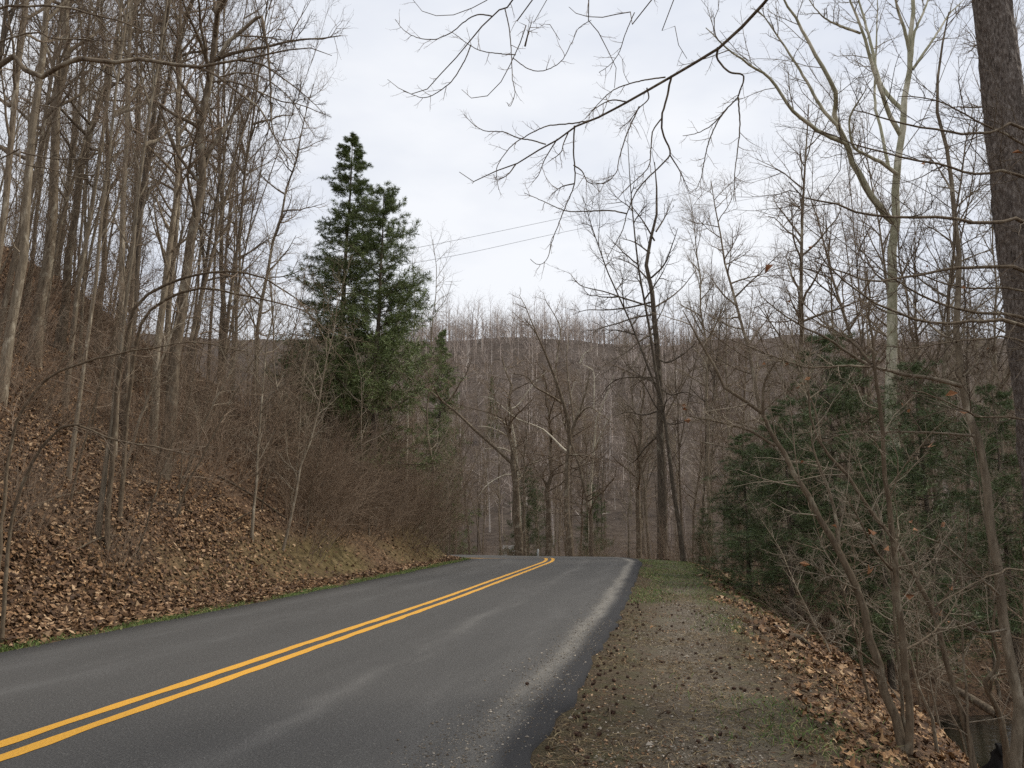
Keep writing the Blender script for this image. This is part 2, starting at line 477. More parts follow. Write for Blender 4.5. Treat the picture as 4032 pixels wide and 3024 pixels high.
def m_yellow():
    m, t, b = nt('yellow_paint')
    uvn = t.nodes.new('ShaderNodeUVMap'); uvn.uv_map = 'UVMap'
    f = noise(t, uvn.outputs['UV'], 70, 4, .7)
    g = noise(t, mapped(t, uvn.outputs['UV'], (1, .2, 1)), 4, 4, .6)
    c = ramp(t, f, [(.28, (.44, .22, .03)), (.5, (.70, .365, .052)), (.8, (.80, .45, .08))])
    c = mixc(t, mth(t, 'MULTIPLY', g, .45), c, (.46, .24, .035))
    wr = noise(t, uvn.outputs['UV'], 45, 5, .8)
    c = mixc(t, ramp(t, wr, [(.57, (0, 0, 0)), (.68, (.8, .8, .8))]), c, (.10, .09, .075))
    t.links.new(c, b.inputs['Base Color']); b.inputs['Roughness'].default_value = .6
    bump(t, b, f, .4, .004)
    return m
M['yellow'] = m_yellow()

def m_water():
    m, t, b = nt('creek_water')
    b.inputs['Base Color'].default_value = (.018, .017, .011, 1)
    b.inputs['Roughness'].default_value = .06; b.inputs['Specular IOR Level'].default_value = .5
    co = t.nodes.new('ShaderNodeTexCoord').outputs['Object']
    bump(t, b, noise(t, co, 3.0, 3), .12, .05)
    return m
M['water'] = m_water()

def m_plain(name, col, rough=.8, sc=8, dv=.3):
    m, t, b = nt(name)
    co = t.nodes.new('ShaderNodeTexCoord').outputs['Object']
    n = noise(t, co, sc, 4, .6)
    lo = tuple(x * (1 - dv) for x in col); hi = tuple(min(.9, x * (1 + dv)) for x in col)
    t.links.new(ramp(t, n, [(.3, lo), (.7, hi)]), b.inputs['Base Color']); b.inputs['Roughness'].default_value = rough
    return m
M['post'] = m_plain('weathered_post', (.42, .43, .42))
M['siding'] = m_plain('white_siding', (.74, .74, .72), sc=2, dv=.08)
M['roofing'] = m_plain('roof_shingle', (.20, .19, .18))
M['pane'] = m_plain('window_pane', (.05, .06, .07), .2)
M['wire'] = m_plain('wire', (.10, .10, .11))
M['rot'] = m_plain('rotten_wood', (.014, .012, .011), .95, 12, .5)
M['log'] = bark('bark_log', (.05, .042, .034), (.17, .14, .11), (.26, .26, .19), 6.0, .3, stretch=1)

# ------------------------------------------------------------------ the setting: ground, road, water
def axis(parts):
    out = [parts[0][0]]
    for (a, b, step) in parts:
        n = max(1, int(round((b - a) / step)))
        out += list(np.linspace(a, b, n + 1)[1:])
    return np.array(out)
gx = axis([(-900, -200, 70), (-200, -60, 10), (-60, -24, 1.5), (-24, -11, .4), (-11, 12, .22), (12, 24, .5), (24, 70, 1.5), (70, 250, 7), (250, 1000, 75)])
gy = axis([(-300, -40, 40), (-40, -6, 3), (-6, 2, .6), (2, 22, .22), (22, 48, .33), (48, 90, 1.5), (90, 330, 5), (330, 500, 10), (500, 1600, 110)])
GX, GY = np.meshgrid(gx, gy, indexing='ij')
gzv, gu, gs = land(GX.ravel(), GY.ravel(), True)
nx, ny = len(gx), len(gy)
ii = np.arange(nx * ny).reshape(nx, ny)
quads = np.stack([ii[:-1, :-1], ii[1:, :-1], ii[1:, 1:], ii[:-1, 1:]], axis=-1).reshape(-1, 4)
gw = gu - WR; gv = -gu - WL
m_sh = smooth01(-.6, 0, gw) * (1 - smooth01(1.9, 3.0, gw + .8 * vnoise(GX.ravel() * .9, GY.ravel() * .9)))
m_gr = np.exp(-((gw - 1.25 - .5 * vnoise(gs * .3, gs * .1)) / .62) ** 2) * m_sh
m_gs = (np.exp(-((gw - .35) / .45) ** 2) + np.exp(-((gw - 1.9) / .55) ** 2)) * m_sh + smooth01(0, .1, gv) * (1 - smooth01(.3, .5, gv)) + m_sh * .9 * smooth01(24 + 19, 24 + 27, gs)
m_ms = np.clip(.6 + 1.6 * vnoise(GX.ravel() * .55 + 3, GY.ravel() * .4), 0, 1) * smooth01(.7, 1.1, gv) * (1 - smooth01(1.9, 3.0, gv + .9 * vnoise(GX.ravel() * .8, GY.ravel() * .8))) * smooth01(24 + 12.5, 24 + 15.5, gs + 2 * vnoise(gs * .5, gv * .5))
g_me = np_mesh('ground', np.stack([GX.ravel(), GY.ravel(), gzv], 1), [quads], True,
               attrs={'shoulder': m_sh, 'gravel': m_gr, 'grassy': np.clip(m_gs, 0, 1), 'moss': np.clip(m_ms, 0, 1), 'distant_shade': smooth01(55, 95, GY.ravel())})
ob('ground', g_me, M['ground'], kind='structure')

def ribbon(u0, u1, s0, s1, lift, nu=2, edge=0.0, ds=.3):
    """a strip of the road surface between two lateral offsets"""
    n = int((s1 - s0) / ds) + 2
    s = np.linspace(s0, s1, n)
    cx, cy = np.interp(s, _sd, ROADC[:, 0]), np.interp(s, _sd, ROADC[:, 1])
    tx, ty = np.gradient(cx), np.gradient(cy); L = np.hypot(tx, ty); tx, ty = tx / L, ty / L
    uu = np.linspace(u0, u1, nu)
    U = np.repeat(uu[None, :], n, 0)
    if edge:
        U[:, 0] += edge * vnoise(s * 2.3, s * .7); U[:, -1] += edge * vnoise(s * 2.3 + 40, s * .7 + 11) * 1.5 + edge * vnoise(s * 7, s)
    X = cx[:, None] + ty[:, None] * U; Y = cy[:, None] - tx[:, None] * U
    Z = road_z(s)[:, None] + lift + 0 * U
    V = np.stack([X, Y, Z], -1).reshape(-1, 3)
    uv = np.stack([U, np.repeat(s[:, None], nu, 1)], -1).reshape(-1, 2)
    i = np.arange(n * nu).reshape(n, nu)
    Q = np.stack([i[:-1, :-1], i[:-1, 1:], i[1:, 1:], i[1:, :-1]], -1).reshape(-1, 4)
    return V, Q, uv, i

S_END = float(_sd[-1])
V, Q, uv, i = ribbon(-WL, WR, 0.5, S_END - .5, 0.0, 15, .07, .25)
# turned-down edges give the slab its thickness
n0 = len(V)
eL, eR = V[i[:, 0]] + [0, 0, -.09], V[i[:, -1]] + [0.02, 0, -.09]
V2 = np.vstack([V, eL, eR]); uv2 = np.vstack([uv, uv[i[:, 0]], uv[i[:, -1]]])
a = n0 + np.arange(len(eL)); c = n0 + len(eL) + np.arange(len(eR))
Q2 = np.vstack([Q, np.stack([a[:-1], i[:-1, 0], i[1:, 0], a[1:]], -1), np.stack([i[:-1, -1], c[:-1], c[1:], i[1:, -1]], -1)])
ob('road', np_mesh('road', V2, [Q2], True, uv2), M['asphalt'], kind='structure')
for u0, u1, lab in ((-.205, -.075, 'far'), (.07, .20, 'near')):
    V, Q, uv, i = ribbon(u0, u1, 2, S_END - 3, .004, 2, .02, .08)
    ob('road_marking', np_mesh('road_marking', V, [Q], True, uv), M['yellow'], kind='structure')

wz = -3.3
wv = []
for s in np.linspace(0, 60, 61):
    cx, cy = np.interp(s, _sd, ROADC[:, 0]), np.interp(s, _sd, ROADC[:, 1])
    tx, ty = .187, .982
    wv += [(cx + ty * 8.5, cy - tx * 8.5, wz), (cx + ty * 14.4, cy - tx * 14.4, wz)]
wq = [(2 * k, 2 * k + 1, 2 * k + 3, 2 * k + 2) for k in range(60)]
ob('water', np_mesh('water', np.array(wv), [np.array(wq)], True), M['water'], kind='structure')

# ------------------------------------------------------------------ growing branches
def unit(a):
    return a / (np.linalg.norm(a, axis=-1, keepdims=True) + 1e-12)

def grow(P, R, k, t0, t1, ang, asd, length, r0, m=4, nz=.12, trop0=0., trop1=0., rng=RNG, flat=0., shape=.5, tip=.25, minlen=.0, grow_dir=None):
    """k side branches on each polyline of P; returns new polylines and radii"""
    P, R = np.asarray(P, float), np.asarray(R, float)
    B, n, _ = P.shape
    idx = np.repeat(np.arange(B), k)
    N = len(idx)
    tt = (np.tile(np.arange(k), B) + rng.random(N)) / k
    t = t0 + (t1 - t0) * tt
    f = np.clip(t * (n - 1), 0, n - 1.001); i = f.astype(int); w = (f - i)[:, None]
    pos = P[idx, i] * (1 - w) + P[idx, i + 1] * w
    tan = unit(P[idx, i + 1] - P[idx, i])
    rp = R[idx, i] * (1 - w[:, 0]) + R[idx, i + 1] * w[:, 0]
    rv = rng.normal(size=(N, 3))
    if flat: rv[:, 2] *= (1 - flat)
    perp = unit(rv - tan * (rv * tan).sum(1, keepdims=True))
    a = np.radians(rng.normal(ang, asd, N))[:, None]
    d = np.cos(a) * tan + np.sin(a) * perp
    if grow_dir is not None: d = unit(d + np.asarray(grow_dir))
    plen = np.linalg.norm(np.diff(P, axis=1), axis=2).sum(1)[idx]
    L = (length * plen if length < 0 else length) * np.ones(N)
    L = np.abs(L) * (1 - shape * t) * rng.uniform(.55, 1.25, N)
    L = np.maximum(L, minlen)
    out = np.empty((N, m, 3)); out[:, 0] = pos
    st = (L / (m - 1))[:, None]
    for q in range(1, m):
        d = d + rng.normal(size=(N, 3)) * nz
        d[:, 2] += trop0 + (trop1 - trop0) * q / m
        d = unit(d)
        out[:, q] = out[:, q - 1] + d * st
    rr = np.minimum(r0 * rng.uniform(.75, 1.2, N), rp * .8)
    rad = rr[:, None] * (1 - (1 - tip) * np.linspace(0, 1, m)[None, :])
    return out, rad

def pole(h, r, n=12, wander=.25, rng=RNG, flare=1.35, tip=.12, lean=(0, 0)):
    z = np.linspace(0, 1, n)
    bx, by, p1, p2 = rng.normal(size=4)
    x = wander * (bx * .10 * z ** 2 + .022 * np.sin(z * 7 + p1 * 3) * z + .006 * rng.normal(size=n)); y = wander * (by * .10 * z ** 2 + .022 * np.sin(z * 6 + p2 * 3) * z + .006 * rng.normal(size=n))
    x, y = x - x[0], y - y[0]
    P = np.stack([x * h + lean[0] * z * h, y * h + lean[1] * z * h, z * h], 1)
    R = r * (1 - (1 - tip) * z ** .9)
    R[0] *= flare
    P[0, 2] = -.5
    return P[None], R[None]

# each kind: list of (part name, mesh, material)
def forest_tree(seed, h=20., r=.17, low=.33, limbs=24, ang=52, len1=4.6, k2=6, k3=5, k4=3, tw=.0062, mt='trunk', mc='twig', fork=False, lowtw=12):
    g = np.random.default_rng(seed)
    T, TR = pole(h, r, 14, .5, g)
    A = Acc().tubes(T, TR, 9)
    if fork:
        F, FR = grow(T, TR, 1, .35, .5, 22, 4, h * .6, r * .75, 9, .05, .06, .02, g, shape=0)
        A.tubes(F, FR, 7)
        T2 = np.stack([np.vstack([catmull(T[0], 9)]), F[0]]); TR2 = np.stack([np.interp(np.linspace(0, 1, 9), np.linspace(0, 1, 14), TR[0]), FR[0]])
    else:
        T2, TR2 = T, TR
    L1, R1 = grow(T2, TR2, limbs // len(T2), low, .985, ang, 10, len1, r * .34, 8, .13, .05, .05, g, shape=.55)
    A.tubes(L1, R1, 5)
    C = Acc()
    L2, R2 = grow(L1, R1, k2, .18, .98, 45, 12, len1 * .42, r * .12, 5, .16, .04, .05, g, shape=.5)
    C.tubes(L2, R2, 4)
    L3, R3 = grow(L2, R2, k3, .15, .98, 45, 14, len1 * .19, tw * 1.6, 4, .18, .04, .04, g, shape=.4, tip=.4)
    C.tubes(L3, R3, 3)
    L4, R4 = grow(L3, R3, k4, .2, 1., 42, 12, len1 * .085, tw, 3, .2, .03, .03, g, shape=.3, tip=.55)
    C.tubes(L4, R4, 3)
    if lowtw:
        D, DR = grow(T, TR, lowtw, .06, low + .1, 70, 14, 1.5, .014, 5, .2, -.02, .04, g, shape=.2)
        C.tubes(D, DR, 3)
        D2, DR2 = grow(D, DR, 5, .2, 1, 48, 12, .5, tw * 1.2, 3, .2, 0, .05, g, tip=.5)
        C.tubes(D2, DR2, 3)
    return [('trunk', A.mesh('forest_trunk'), M[mt]), ('crown', C.mesh('forest_crown'), M[mc])], A.ntri() + C.ntri()

def slim_tree(seed, h=8., r=.045, limbs=22, ang=50, len1=1.9, k2=6, k3=4, tw=.0045, mt='sapling', mc='twig', low=.18, lean=(0, 0), trop=.05):
    g = np.random.default_rng(seed)
    T, TR = pole(h, r, 12, .8, g, 1.2, .12, lean)
    A = Acc().tubes(T, TR, 7)
    C = Acc()
    L1, R1 = grow(T, TR, limbs, low, .99, ang, 11, len1, r * .35, 6, .13, 0, trop, g, shape=.5)
    C.tubes(L1, R1, 4)
    L2, R2 = grow(L1, R1, k2, .15, 1, 45, 12, len1 * .38, tw * 1.5, 4, .17, 0, trop, g, shape=.4, tip=.4)
    C.tubes(L2, R2, 3)
    L3, R3 = grow(L2, R2, k3, .2, 1, 45, 12, len1 * .14, tw, 3, .2, 0, .02, g, shape=.3, tip=.55)
    C.tubes(L3, R3, 3)
    return [('trunk', A.mesh('slim_trunk'), M[mt]), ('crown', C.mesh('slim_crown'), M[mc])], A.ntri() + C.ntri()

def brush(seed, h=2.8, stems=22, spread=.5, k1=8, k2=3, tw=.0042, mat='brush', gd=None, r0=.012):
    g = np.random.default_rng(seed)
    ang = g.uniform(0, 2 * math.pi, stems); rr = spread * np.sqrt(g.random(stems))
    d = np.stack([np.cos(ang) * .3, np.sin(ang) * .3, np.ones(stems)], 1) + g.normal(size=(stems, 3)) * .14
    if gd is not None: d = d + np.asarray(gd)
    d = unit(d)
    P = np.empty((stems, 8, 3)); P[:, 0] = np.stack([rr * np.cos(ang), rr * np.sin(ang), np.full(stems, -.35)], 1)
    L = h * g.uniform(.6, 1.2, stems)
    for q in range(1, 8):
        d = d + g.normal(size=d.shape) * .09; d[:, 2] -= .05
        if gd is not None: d = d + np.asarray(gd) * .05
        d = unit(d); P[:, q] = P[:, q - 1] + d * (L / 7)[:, None]
    R = (r0 * g.uniform(.6, 1.2, stems))[:, None] * np.linspace(1, .3, 8)[None]
    A = Acc().tubes(P, R, 4)
    C = Acc()
    L1, R1 = grow(P, R, k1, .12, 1, 30, 10, h * .45, tw * 1.4, 5, .13, .0, .02, g, shape=.4, tip=.4)
    C.tubes(L1, R1, 3)
    L2, R2 = grow(L1, R1, k2, .15, 1, 36, 12, h * .16, tw, 3, .18, .02, .03, g, shape=.3, tip=.5)
    C.tubes(L2, R2, 3)
    return [('stems', A.mesh('brush_stems'), M['brush_stem']), ('twigs', C.mesh('brush_twigs'), M[mat])], A.ntri() + C.ntri()

def needle_tris(P, R, per, ln, wd, g, up=.15, sc=None):
    """flat needles along each twig"""
    B, n, _ = P.shape
    idx = np.repeat(np.arange(B), per); N = len(idx)
    t = (np.tile(np.arange(per), B) + g.random(N)) / per * (n - 1.001)
    i = t.astype(int); w = (t - i)[:, None]
    pos = P[idx, i] * (1 - w) + P[idx, i + 1] * w
    tan = unit(P[idx, i + 1] - P[idx, i])
    rv = g.normal(size=(N, 3)); rv[:, 2] = rv[:, 2] * .5 + up
    side = unit(rv - tan * (rv * tan).sum(1, keepdims=True))
    d = unit(tan * .75 + side)
    nrm = unit(np.cross(d, g.normal(size=(N, 3))))
    k_ = 1. if sc is None else np.repeat(.35 + .65 * np.minimum(sc, 1), per)
    l = (ln * k_ * g.uniform(.6, 1.3, N))[:, None]; wv_ = (wd * k_ * g.uniform(.7, 1.3, N))[:, None]
    V = np.stack([pos - nrm * wv_ * .5, pos + nrm * wv_ * .5, pos + d * l], 1).reshape(-1, 3)
    return V, np.arange(N * 3).reshape(-1, 3)

def conifer(seed, h=13., r=.17, n1=95, wid=3.0, pw=.8, low=.06, k2=13, k3=6, per=6, ln=.16, wd=.05, droop=-.03, mn='needle', gap=0., ang=82, mt='trunk_dark', flat=.35):
    g = np.random.default_rng(seed)
    T, TR = pole(h, r, 12, .15, g, 1.3, .05)
    A = Acc().tubes(T, TR, 8)
    B, BR = grow(T, TR, n1, low, .99, ang, 8, wid, r * .2, 7, .07, droop, .05, g, shape=0)
    t = B[:, 0, 2] / h
    prof = (1 - t) ** pw * 1.0 + .04
    prof *= g.uniform(.72, 1.12, len(t))
    if gap: prof *= np.where(g.random(len(t)) < gap, .35, 1)
    B = B[:, :1] + (B - B[:, :1]) * prof[:, None, None]
    A.tubes(B, BR * np.maximum(prof, .25)[:, None], 4)
    L2, R2 = grow(B, BR, k2, .1, 1, 42, 10, wid * .34, .006, 4, .08, -.02, -.05, g, flat=flat, shape=.5)
    sc = np.repeat(np.maximum(prof, .18), k2)
    L2 = L2[:, :1] + (L2 - L2[:, :1]) * sc[:, None, None]
    C = Acc().tubes(L2, R2 * .8, 3)
    L3, R3 = grow(L2, R2, k3, .1, 1, 45, 12, wid * .115, .003, 3, .12, -.03, -.03, g, flat=.3, shape=.3)
    sc3 = np.repeat(np.maximum(sc, .3), k3)
    L3 = L3[:, :1] + (L3 - L3[:, :1]) * sc3[:, None, None]
    N = Acc()
    v, f = needle_tris(L3, R3, per, ln, wd, g, sc=sc3); N.add(v, T=f)
    v, f = needle_tris(L2, R2, 8, ln, wd, g, sc=sc); N.add(v, T=f)
    return [('trunk', A.mesh('conifer_trunk'), M[mt]), ('crown', N.mesh('conifer_crown', False), M[mn]), ('branches', C.mesh('conifer_branches'), M['twig_dark'])], A.ntri() + C.ntri() + N.ntri()

TRIS = 0
def kind(fn, *a, **k):
    global TRIS
    v, n = fn(*a, **k); TRIS += n
    return v

def put(variant, name, loc, scale=1., rz=0., lean=None, label=None, cat_='tree', group=None, sz=None):
    """copy of a kind: an Empty at its foot and one child per part, sharing mesh data"""
    root = bpy.data.objects.new(name, None)
    root.empty_display_size = .2
    COL.objects.link(root)
    root.location = loc
    q = Quaternion((0, 0, 1), rz)
    if lean is not None:
        q = Vector((0, 0, 1)).rotation_difference(Vector(lean).normalized()) @ q
    root.rotation_mode = 'QUATERNION'; root.rotation_quaternion = q
    root.scale = (scale, scale, sz if sz else scale)
    root['label'] = label; root['category'] = cat_
    if group: root['group'] = group
    for pn, me, mat in variant:
        o = bpy.data.objects.new(pn, me)
        if not me.materials: me.materials.append(mat)
        COL.objects.link(o); o.parent = root
    return root

FT = [kind(forest_tree, 11), kind(forest_tree, 12, 22, .19, .36, 24, 48, 4.8, fork=True), kind(forest_tree, 13, 19, .15, .28, 26, 58, 4.0),
      kind(forest_tree, 14, 21, .16, .40, 22, 45, 4.4, mt='trunk_pale', mc='twig_grey'), kind(forest_tree, 15, 18, .14, .25, 28, 55, 3.8, mt='trunk_pale'),
      kind(forest_tree, 16, 20, .18, .3, 24, 62, 5.0, fork=True, mt='trunk_dark', mc='twig_dark')]
ST = [kind(slim_tree, 21), kind(slim_tree, 22, 7, .04, 24, 58, 1.8), kind(slim_tree, 23, 9, .05, 24, 46, 2.1, mt='trunk_pale', mc='twig_grey'),
      kind(slim_tree, 24, 6, .035, 20, 65, 1.7, trop=.02), kind(slim_tree, 25, 11, .055, 26, 40, 2.0, mc='twig_grey', mt='trunk_pale')]
BR = [kind(brush, 31, 2.8, 22, .8), kind(brush, 32, 3.4, 22, .9), kind(brush, 33, 2.4, 18, .7, 8, 4), kind(brush, 34, 3.8, 18, .7, 8, 4)]
CF = [kind(conifer, 41, 13.5, .18, 230, 2.9, .68, k2=11, k3=6, per=10, ln=.19, wd=.022),
      kind(conifer, 42, 9, .13, 110, 2.9, .5, low=.16, k2=12, k3=6, per=6, droop=-.08, mn='needle2', ln=.19, wd=.02),
      kind(conifer, 43, 11, .16, 125, 3.4, .6, low=.3, k2=12, k3=6, per=8, gap=.15, ang=68, droop=.02, ln=.19, wd=.022)]

# ------------------------------------------------------------------ traced trees (stems read from the photograph, each at its own distance)
def traced(name, stems, limbs, label, sides=8, mt='trunk', mc='twig', group=None, twigs=((6, -.35, .006, 50), (5, -.32, .0045, 48), (4, .16, .0035, 45)),
           seed=1, ground=True, limb_k=6, nz=.13, tr=(.0, .05), t0=.25, leaves=None, cat_='tree', n=22):
    """stems and limbs: (points, depth0, depth1, radius0, radius1); twigs: (count, length, radius, angle) per level.
    Stems and limbs make the trunk part, side twigs the crown part."""
    global TRIS
    g = np.random.default_rng(seed)
    A, C = Acc(), Acc()
    allP, allR, foot = [], [], None
    for k, (pts, d0, d1, r0, r1) in enumerate(list(stems) + list(limbs)):
        Pw = trace(pts, d0, d1) if not isinstance(pts, np.ndarray) else pts
        if k < len(stems) and ground:
            zg = gz(Pw[0, 0], Pw[0, 1])
            if Pw[0, 2] > zg - .1:
                Pw = np.vstack([[Pw[0, 0], Pw[0, 1], zg - .25], Pw])
        P = catmull(Pw, n)
        step = np.linalg.norm(P[1] - P[0])
        P[1:-1] += g.normal(size=(n - 2, 3)) * step * (.012 if n < 18 else .03 if n < 30 else .05)
        R = np.linspace(1, 0, n) ** .85 * (r0 - r1) + r1
        if k < len(stems) and ground: R[0] *= 1.25
        if foot is None: foot = P[0].copy()
        A.tubes(P, R, sides if k < len(stems) else max(5, sides - 2))
        allP.append(P); allR.append(R)
    P, R = np.array(allP), np.array(allR)
    lev = []
    for j, (cnt, ln, rad, an) in enumerate(twigs):
        P, R = grow(P, R, cnt, t0 if j == 0 else .15, 1., an, 12, ln, rad, 6 if j == 0 else (4 if j == 1 else 3), nz, tr[0], tr[1], g, shape=.35, tip=.4, minlen=.05)
        C.tubes(P, R, 4 if j == 0 else 3); lev.append(P)
    f = foot + [0, 0, .25 if ground else 0]
    root = ob(name, None, loc=f, label=label, cat_=cat_, group=group)
    def child(pn, acc, mat, smooth=True):
        me = acc.mesh(name + '_' + pn, smooth); me.transform(Matrix.Translation(-Vector(f))); ob(pn, me, mat, root)
    child('trunk', A, M[mt])
    if C.n: child('crown', C, M[mc])
    TRIS += A.ntri() + C.ntri()
    if leaves:
        Lp = lev[-2][:, -1]; sel = g.choice(len(Lp), min(leaves, len(Lp)), replace=False)
        V, T = leaf_cards(Lp[sel] + [0, 0, -.03], g, .042, hang=True, curl=.7)
        child('leaves', Acc().add(V, T=T), M['leaf_orange'], False)
    return root

# leaf outlines: a lobed leaf (fan of ten faces) and a plain folded one (two faces)
def leaf_cards(pos, g, size, nrm=None, hang=False, lobed=False, curl=.35):
    N = len(pos)
    a = g.uniform(0, 2 * math.pi, N)
    if nrm is None: nrm = np.tile([0, 0, 1.], (N, 1))
    nrm = unit(nrm + g.normal(size=(N, 3)) * (.9 if hang else .38))
    ref = np.stack([np.cos(a), np.sin(a), np.zeros(N)], 1)
    U = unit(ref - nrm * (ref * nrm).sum(1, keepdims=True)); W = np.cross(nrm, U)
    s = size * g.uniform(.4, 1.35, N)
    cu = g.normal(size=(N, 2)) * curl
    if lobed:
        k = 10
        th = np.arange(k) * 2 * math.pi / k
        rad = np.array([1.0, .42, .9, .4, .72, .45, .72, .4, .9, .42])
        x = np.cos(th) * rad; y = np.sin(th) * rad * .9
        ox = np.concatenate([[0], x]); oy = np.concatenate([[0], y])
        T = np.stack([np.zeros(k, int), 1 + np.arange(k), 1 + (np.arange(k) + 1) % k], 1)
    else:
        ox = np.array([-.9, .1, 1.0, .1]); oy = np.array([0, .55, 0, -.55])
        T = np.array([[0, 2, 1], [0, 3, 2]])
    z = cu[:, :1] * (ox ** 2)[None] + cu[:, 1:] * (oy ** 2)[None] * 1.6
    V = pos[:, None] + s[:, None, None] * (U[:, None] * ox[None, :, None] + W[:, None] * oy[None, :, None] + nrm[:, None] * z[..., None])
    m = len(ox)
    F = (np.arange(N)[:, None, None] * m + T[None]).reshape(-1, 3)
    return V.reshape(-1, 3), F

def c_(c, *xy):
    return [(c, x, y) for x, y in xy]

# tall pine trunk by the right edge of the view, with rough plated bark
def pine_trunk():
    g = np.random.default_rng(5)
    dep = 9.0
    top, mid = cat(3, 2000, 0, dep), cat(3, 2130, 1050, dep)
    d = (top - mid); x0, y0 = mid[0], mid[1]
    foot_z = gz(x0 + .3, y0)
    low = mid - d * ((mid[2] - foot_z) / d[2])
    hi = mid + d * 3.2
    n, k = 260, 56
    z = np.linspace(0, 1, n)
    P = low + (hi - low) * z[:, None]
    a = np.arange(k) * 2 * math.pi / k
    r = np.interp(z, [0, .03, .1, .5, 1], [.46, .36, .285, .235, .12])
    S = z * np.linalg.norm(hi - low)
    AA, SS = np.meshgrid(a, S)
    plate = np.abs(vnoise(np.cos(AA) * 6 + 20, SS * 2.6 + np.sin(AA) * 6) ) * 2 + .6 * vnoise(np.cos(AA) * 14 + 5, SS * 7 + np.sin(AA) * 14 + 8)
    rr = r[:, None] * (1 + .16 * plate - .05)
    V = np.stack([P[:, 0:1] + rr * np.cos(AA), P[:, 1:2] + rr * np.sin(AA), P[:, 2:3] + 0 * AA], -1)
    i = np.arange(n * k).reshape(n, k); j = np.roll(np.arange(k), -1)
    Q = np.stack([i[:-1], i[:-1][:, j], i[1:][:, j], i[1:]], -1).reshape(-1, 4)
    f = P[0]
    root = ob('pine_tree', None, loc=f, label='stout pine trunk with rough scaly grey-brown bark rising at the right edge', cat_='tree')
    A = Acc().add(V - f, Q)
    ob('trunk', A.mesh('pine_trunk'), M['pine_bark'], root)
    # whorled limbs above the view 
    T = (P - f)[None, ::20]; TR = r[None, ::20]
    C = Acc(); N = Acc()
    L, LR = grow(T, TR, 26, .82, .99, 78, 8, 3.4, .05, 7, .08, .01, .03, g, shape=.5)
    C.tubes(L, LR, 5)
    L2, R2 = grow(L, LR, 9, .2, 1, 50, 10, 1.0, .012, 4, .1, .02, .03, g, flat=.5)
    C.tubes(L2, R2, 3)
    L3, R3 = grow(L2, R2, 4, .3, 1, 45, 12, .35, .006, 3, .1, .02, .05, g)
    v, t = needle_tris(L3, R3, 8, .14, .02, g); N.add(v, T=t)
    ob('branches', C.mesh('pine_branches'), M['twig_dark'], root)
    ob('crown', N.mesh('pine_crown', False), M['needle'], root)
pine_trunk()

# pale sycamore
def sycamore():
    d = 31.0
    st = [(c_(6, (1345, 900), (1360, 400)) + c_(3, (1360, 1659), (1370, 1500), (1390, 1380), (1400, 1200), (1410, 1000), (1430, 800), (1440, 650), (1480, 400), (1480, 250), (1500, 0), (1510, -300)), d, d, .27, .05)]
    lb = [(c_(3, (1370, 1440), (1280, 1350), (1180, 1200), (1100, 1050), (1060, 930), (1010, 830), (980, 700), (1000, 650), (970, 550), (870, 370), (760, 170), (660, 0), (600, -120)), d, d - 4, .14, .025),
          (c_(3, (1060, 930), (900, 860), (800, 790), (700, 700), (560, 500), (430, 420), (270, 300), (150, 180)), d - 2, d - 5, .085, .015),
          (c_(3, (1000, 810), (900, 700), (800, 520), (680, 330), (560, 150), (480, 60)), d - 2, d - 3, .07, .015),
          (c_(3, (1400, 1140), (1300, 1060), (1180, 1000), (1100, 940), (1085, 760), (1150, 640), (1200, 560)), d, d - 3, .085, .012),
          (c_(3, (1420, 890), (1340, 740), (1290, 600), (1220, 400), (1160, 180), (1085, 0), (1050, -150)), d, d - 2, .10, .025),
          (c_(3, (1440, 720), (1330, 620), (1260, 480), (1230, 330), (1190, 170), (1140, 0), (1110, -150)), d, d + 2, .09, .025),
          (c_(3, (1150, 215), (1000, 160), (900, 100), (820, 0)), d - 1, d - 3, .05, .015),
          (c_(3, (1335, 1090), (1300, 900), (1250, 700), (1245, 550), (1255, 300), (1262, 0)), d, d + 3, .07, .02),
          (c_(3, (1480, 400), (1500, 220), (1560, 80), (1590, 0), (1630, -120)), d, d + 1, .07, .02),
          (c_(3, (1470, 330), (1440, 200), (1400, 80), (1380, 0), (1360, -150)), d, d - 1, .08, .02),
          (c_(3, (1490, 450), (1640, 230), (1730, 90), (1820, 0)), d, d + 2, .06, .015)]
    traced('sycamore_tree', st, lb, 'pale greenish-white sycamore with wide forking limbs against the sky', 9, 'syc', 'twig_grey', seed=3,
           twigs=((9, -.3, .020, 42), (7, -.36, .010, 45), (5, -.34, .007, 45)), tr=(.02, .04), t0=.3)
sycamore()

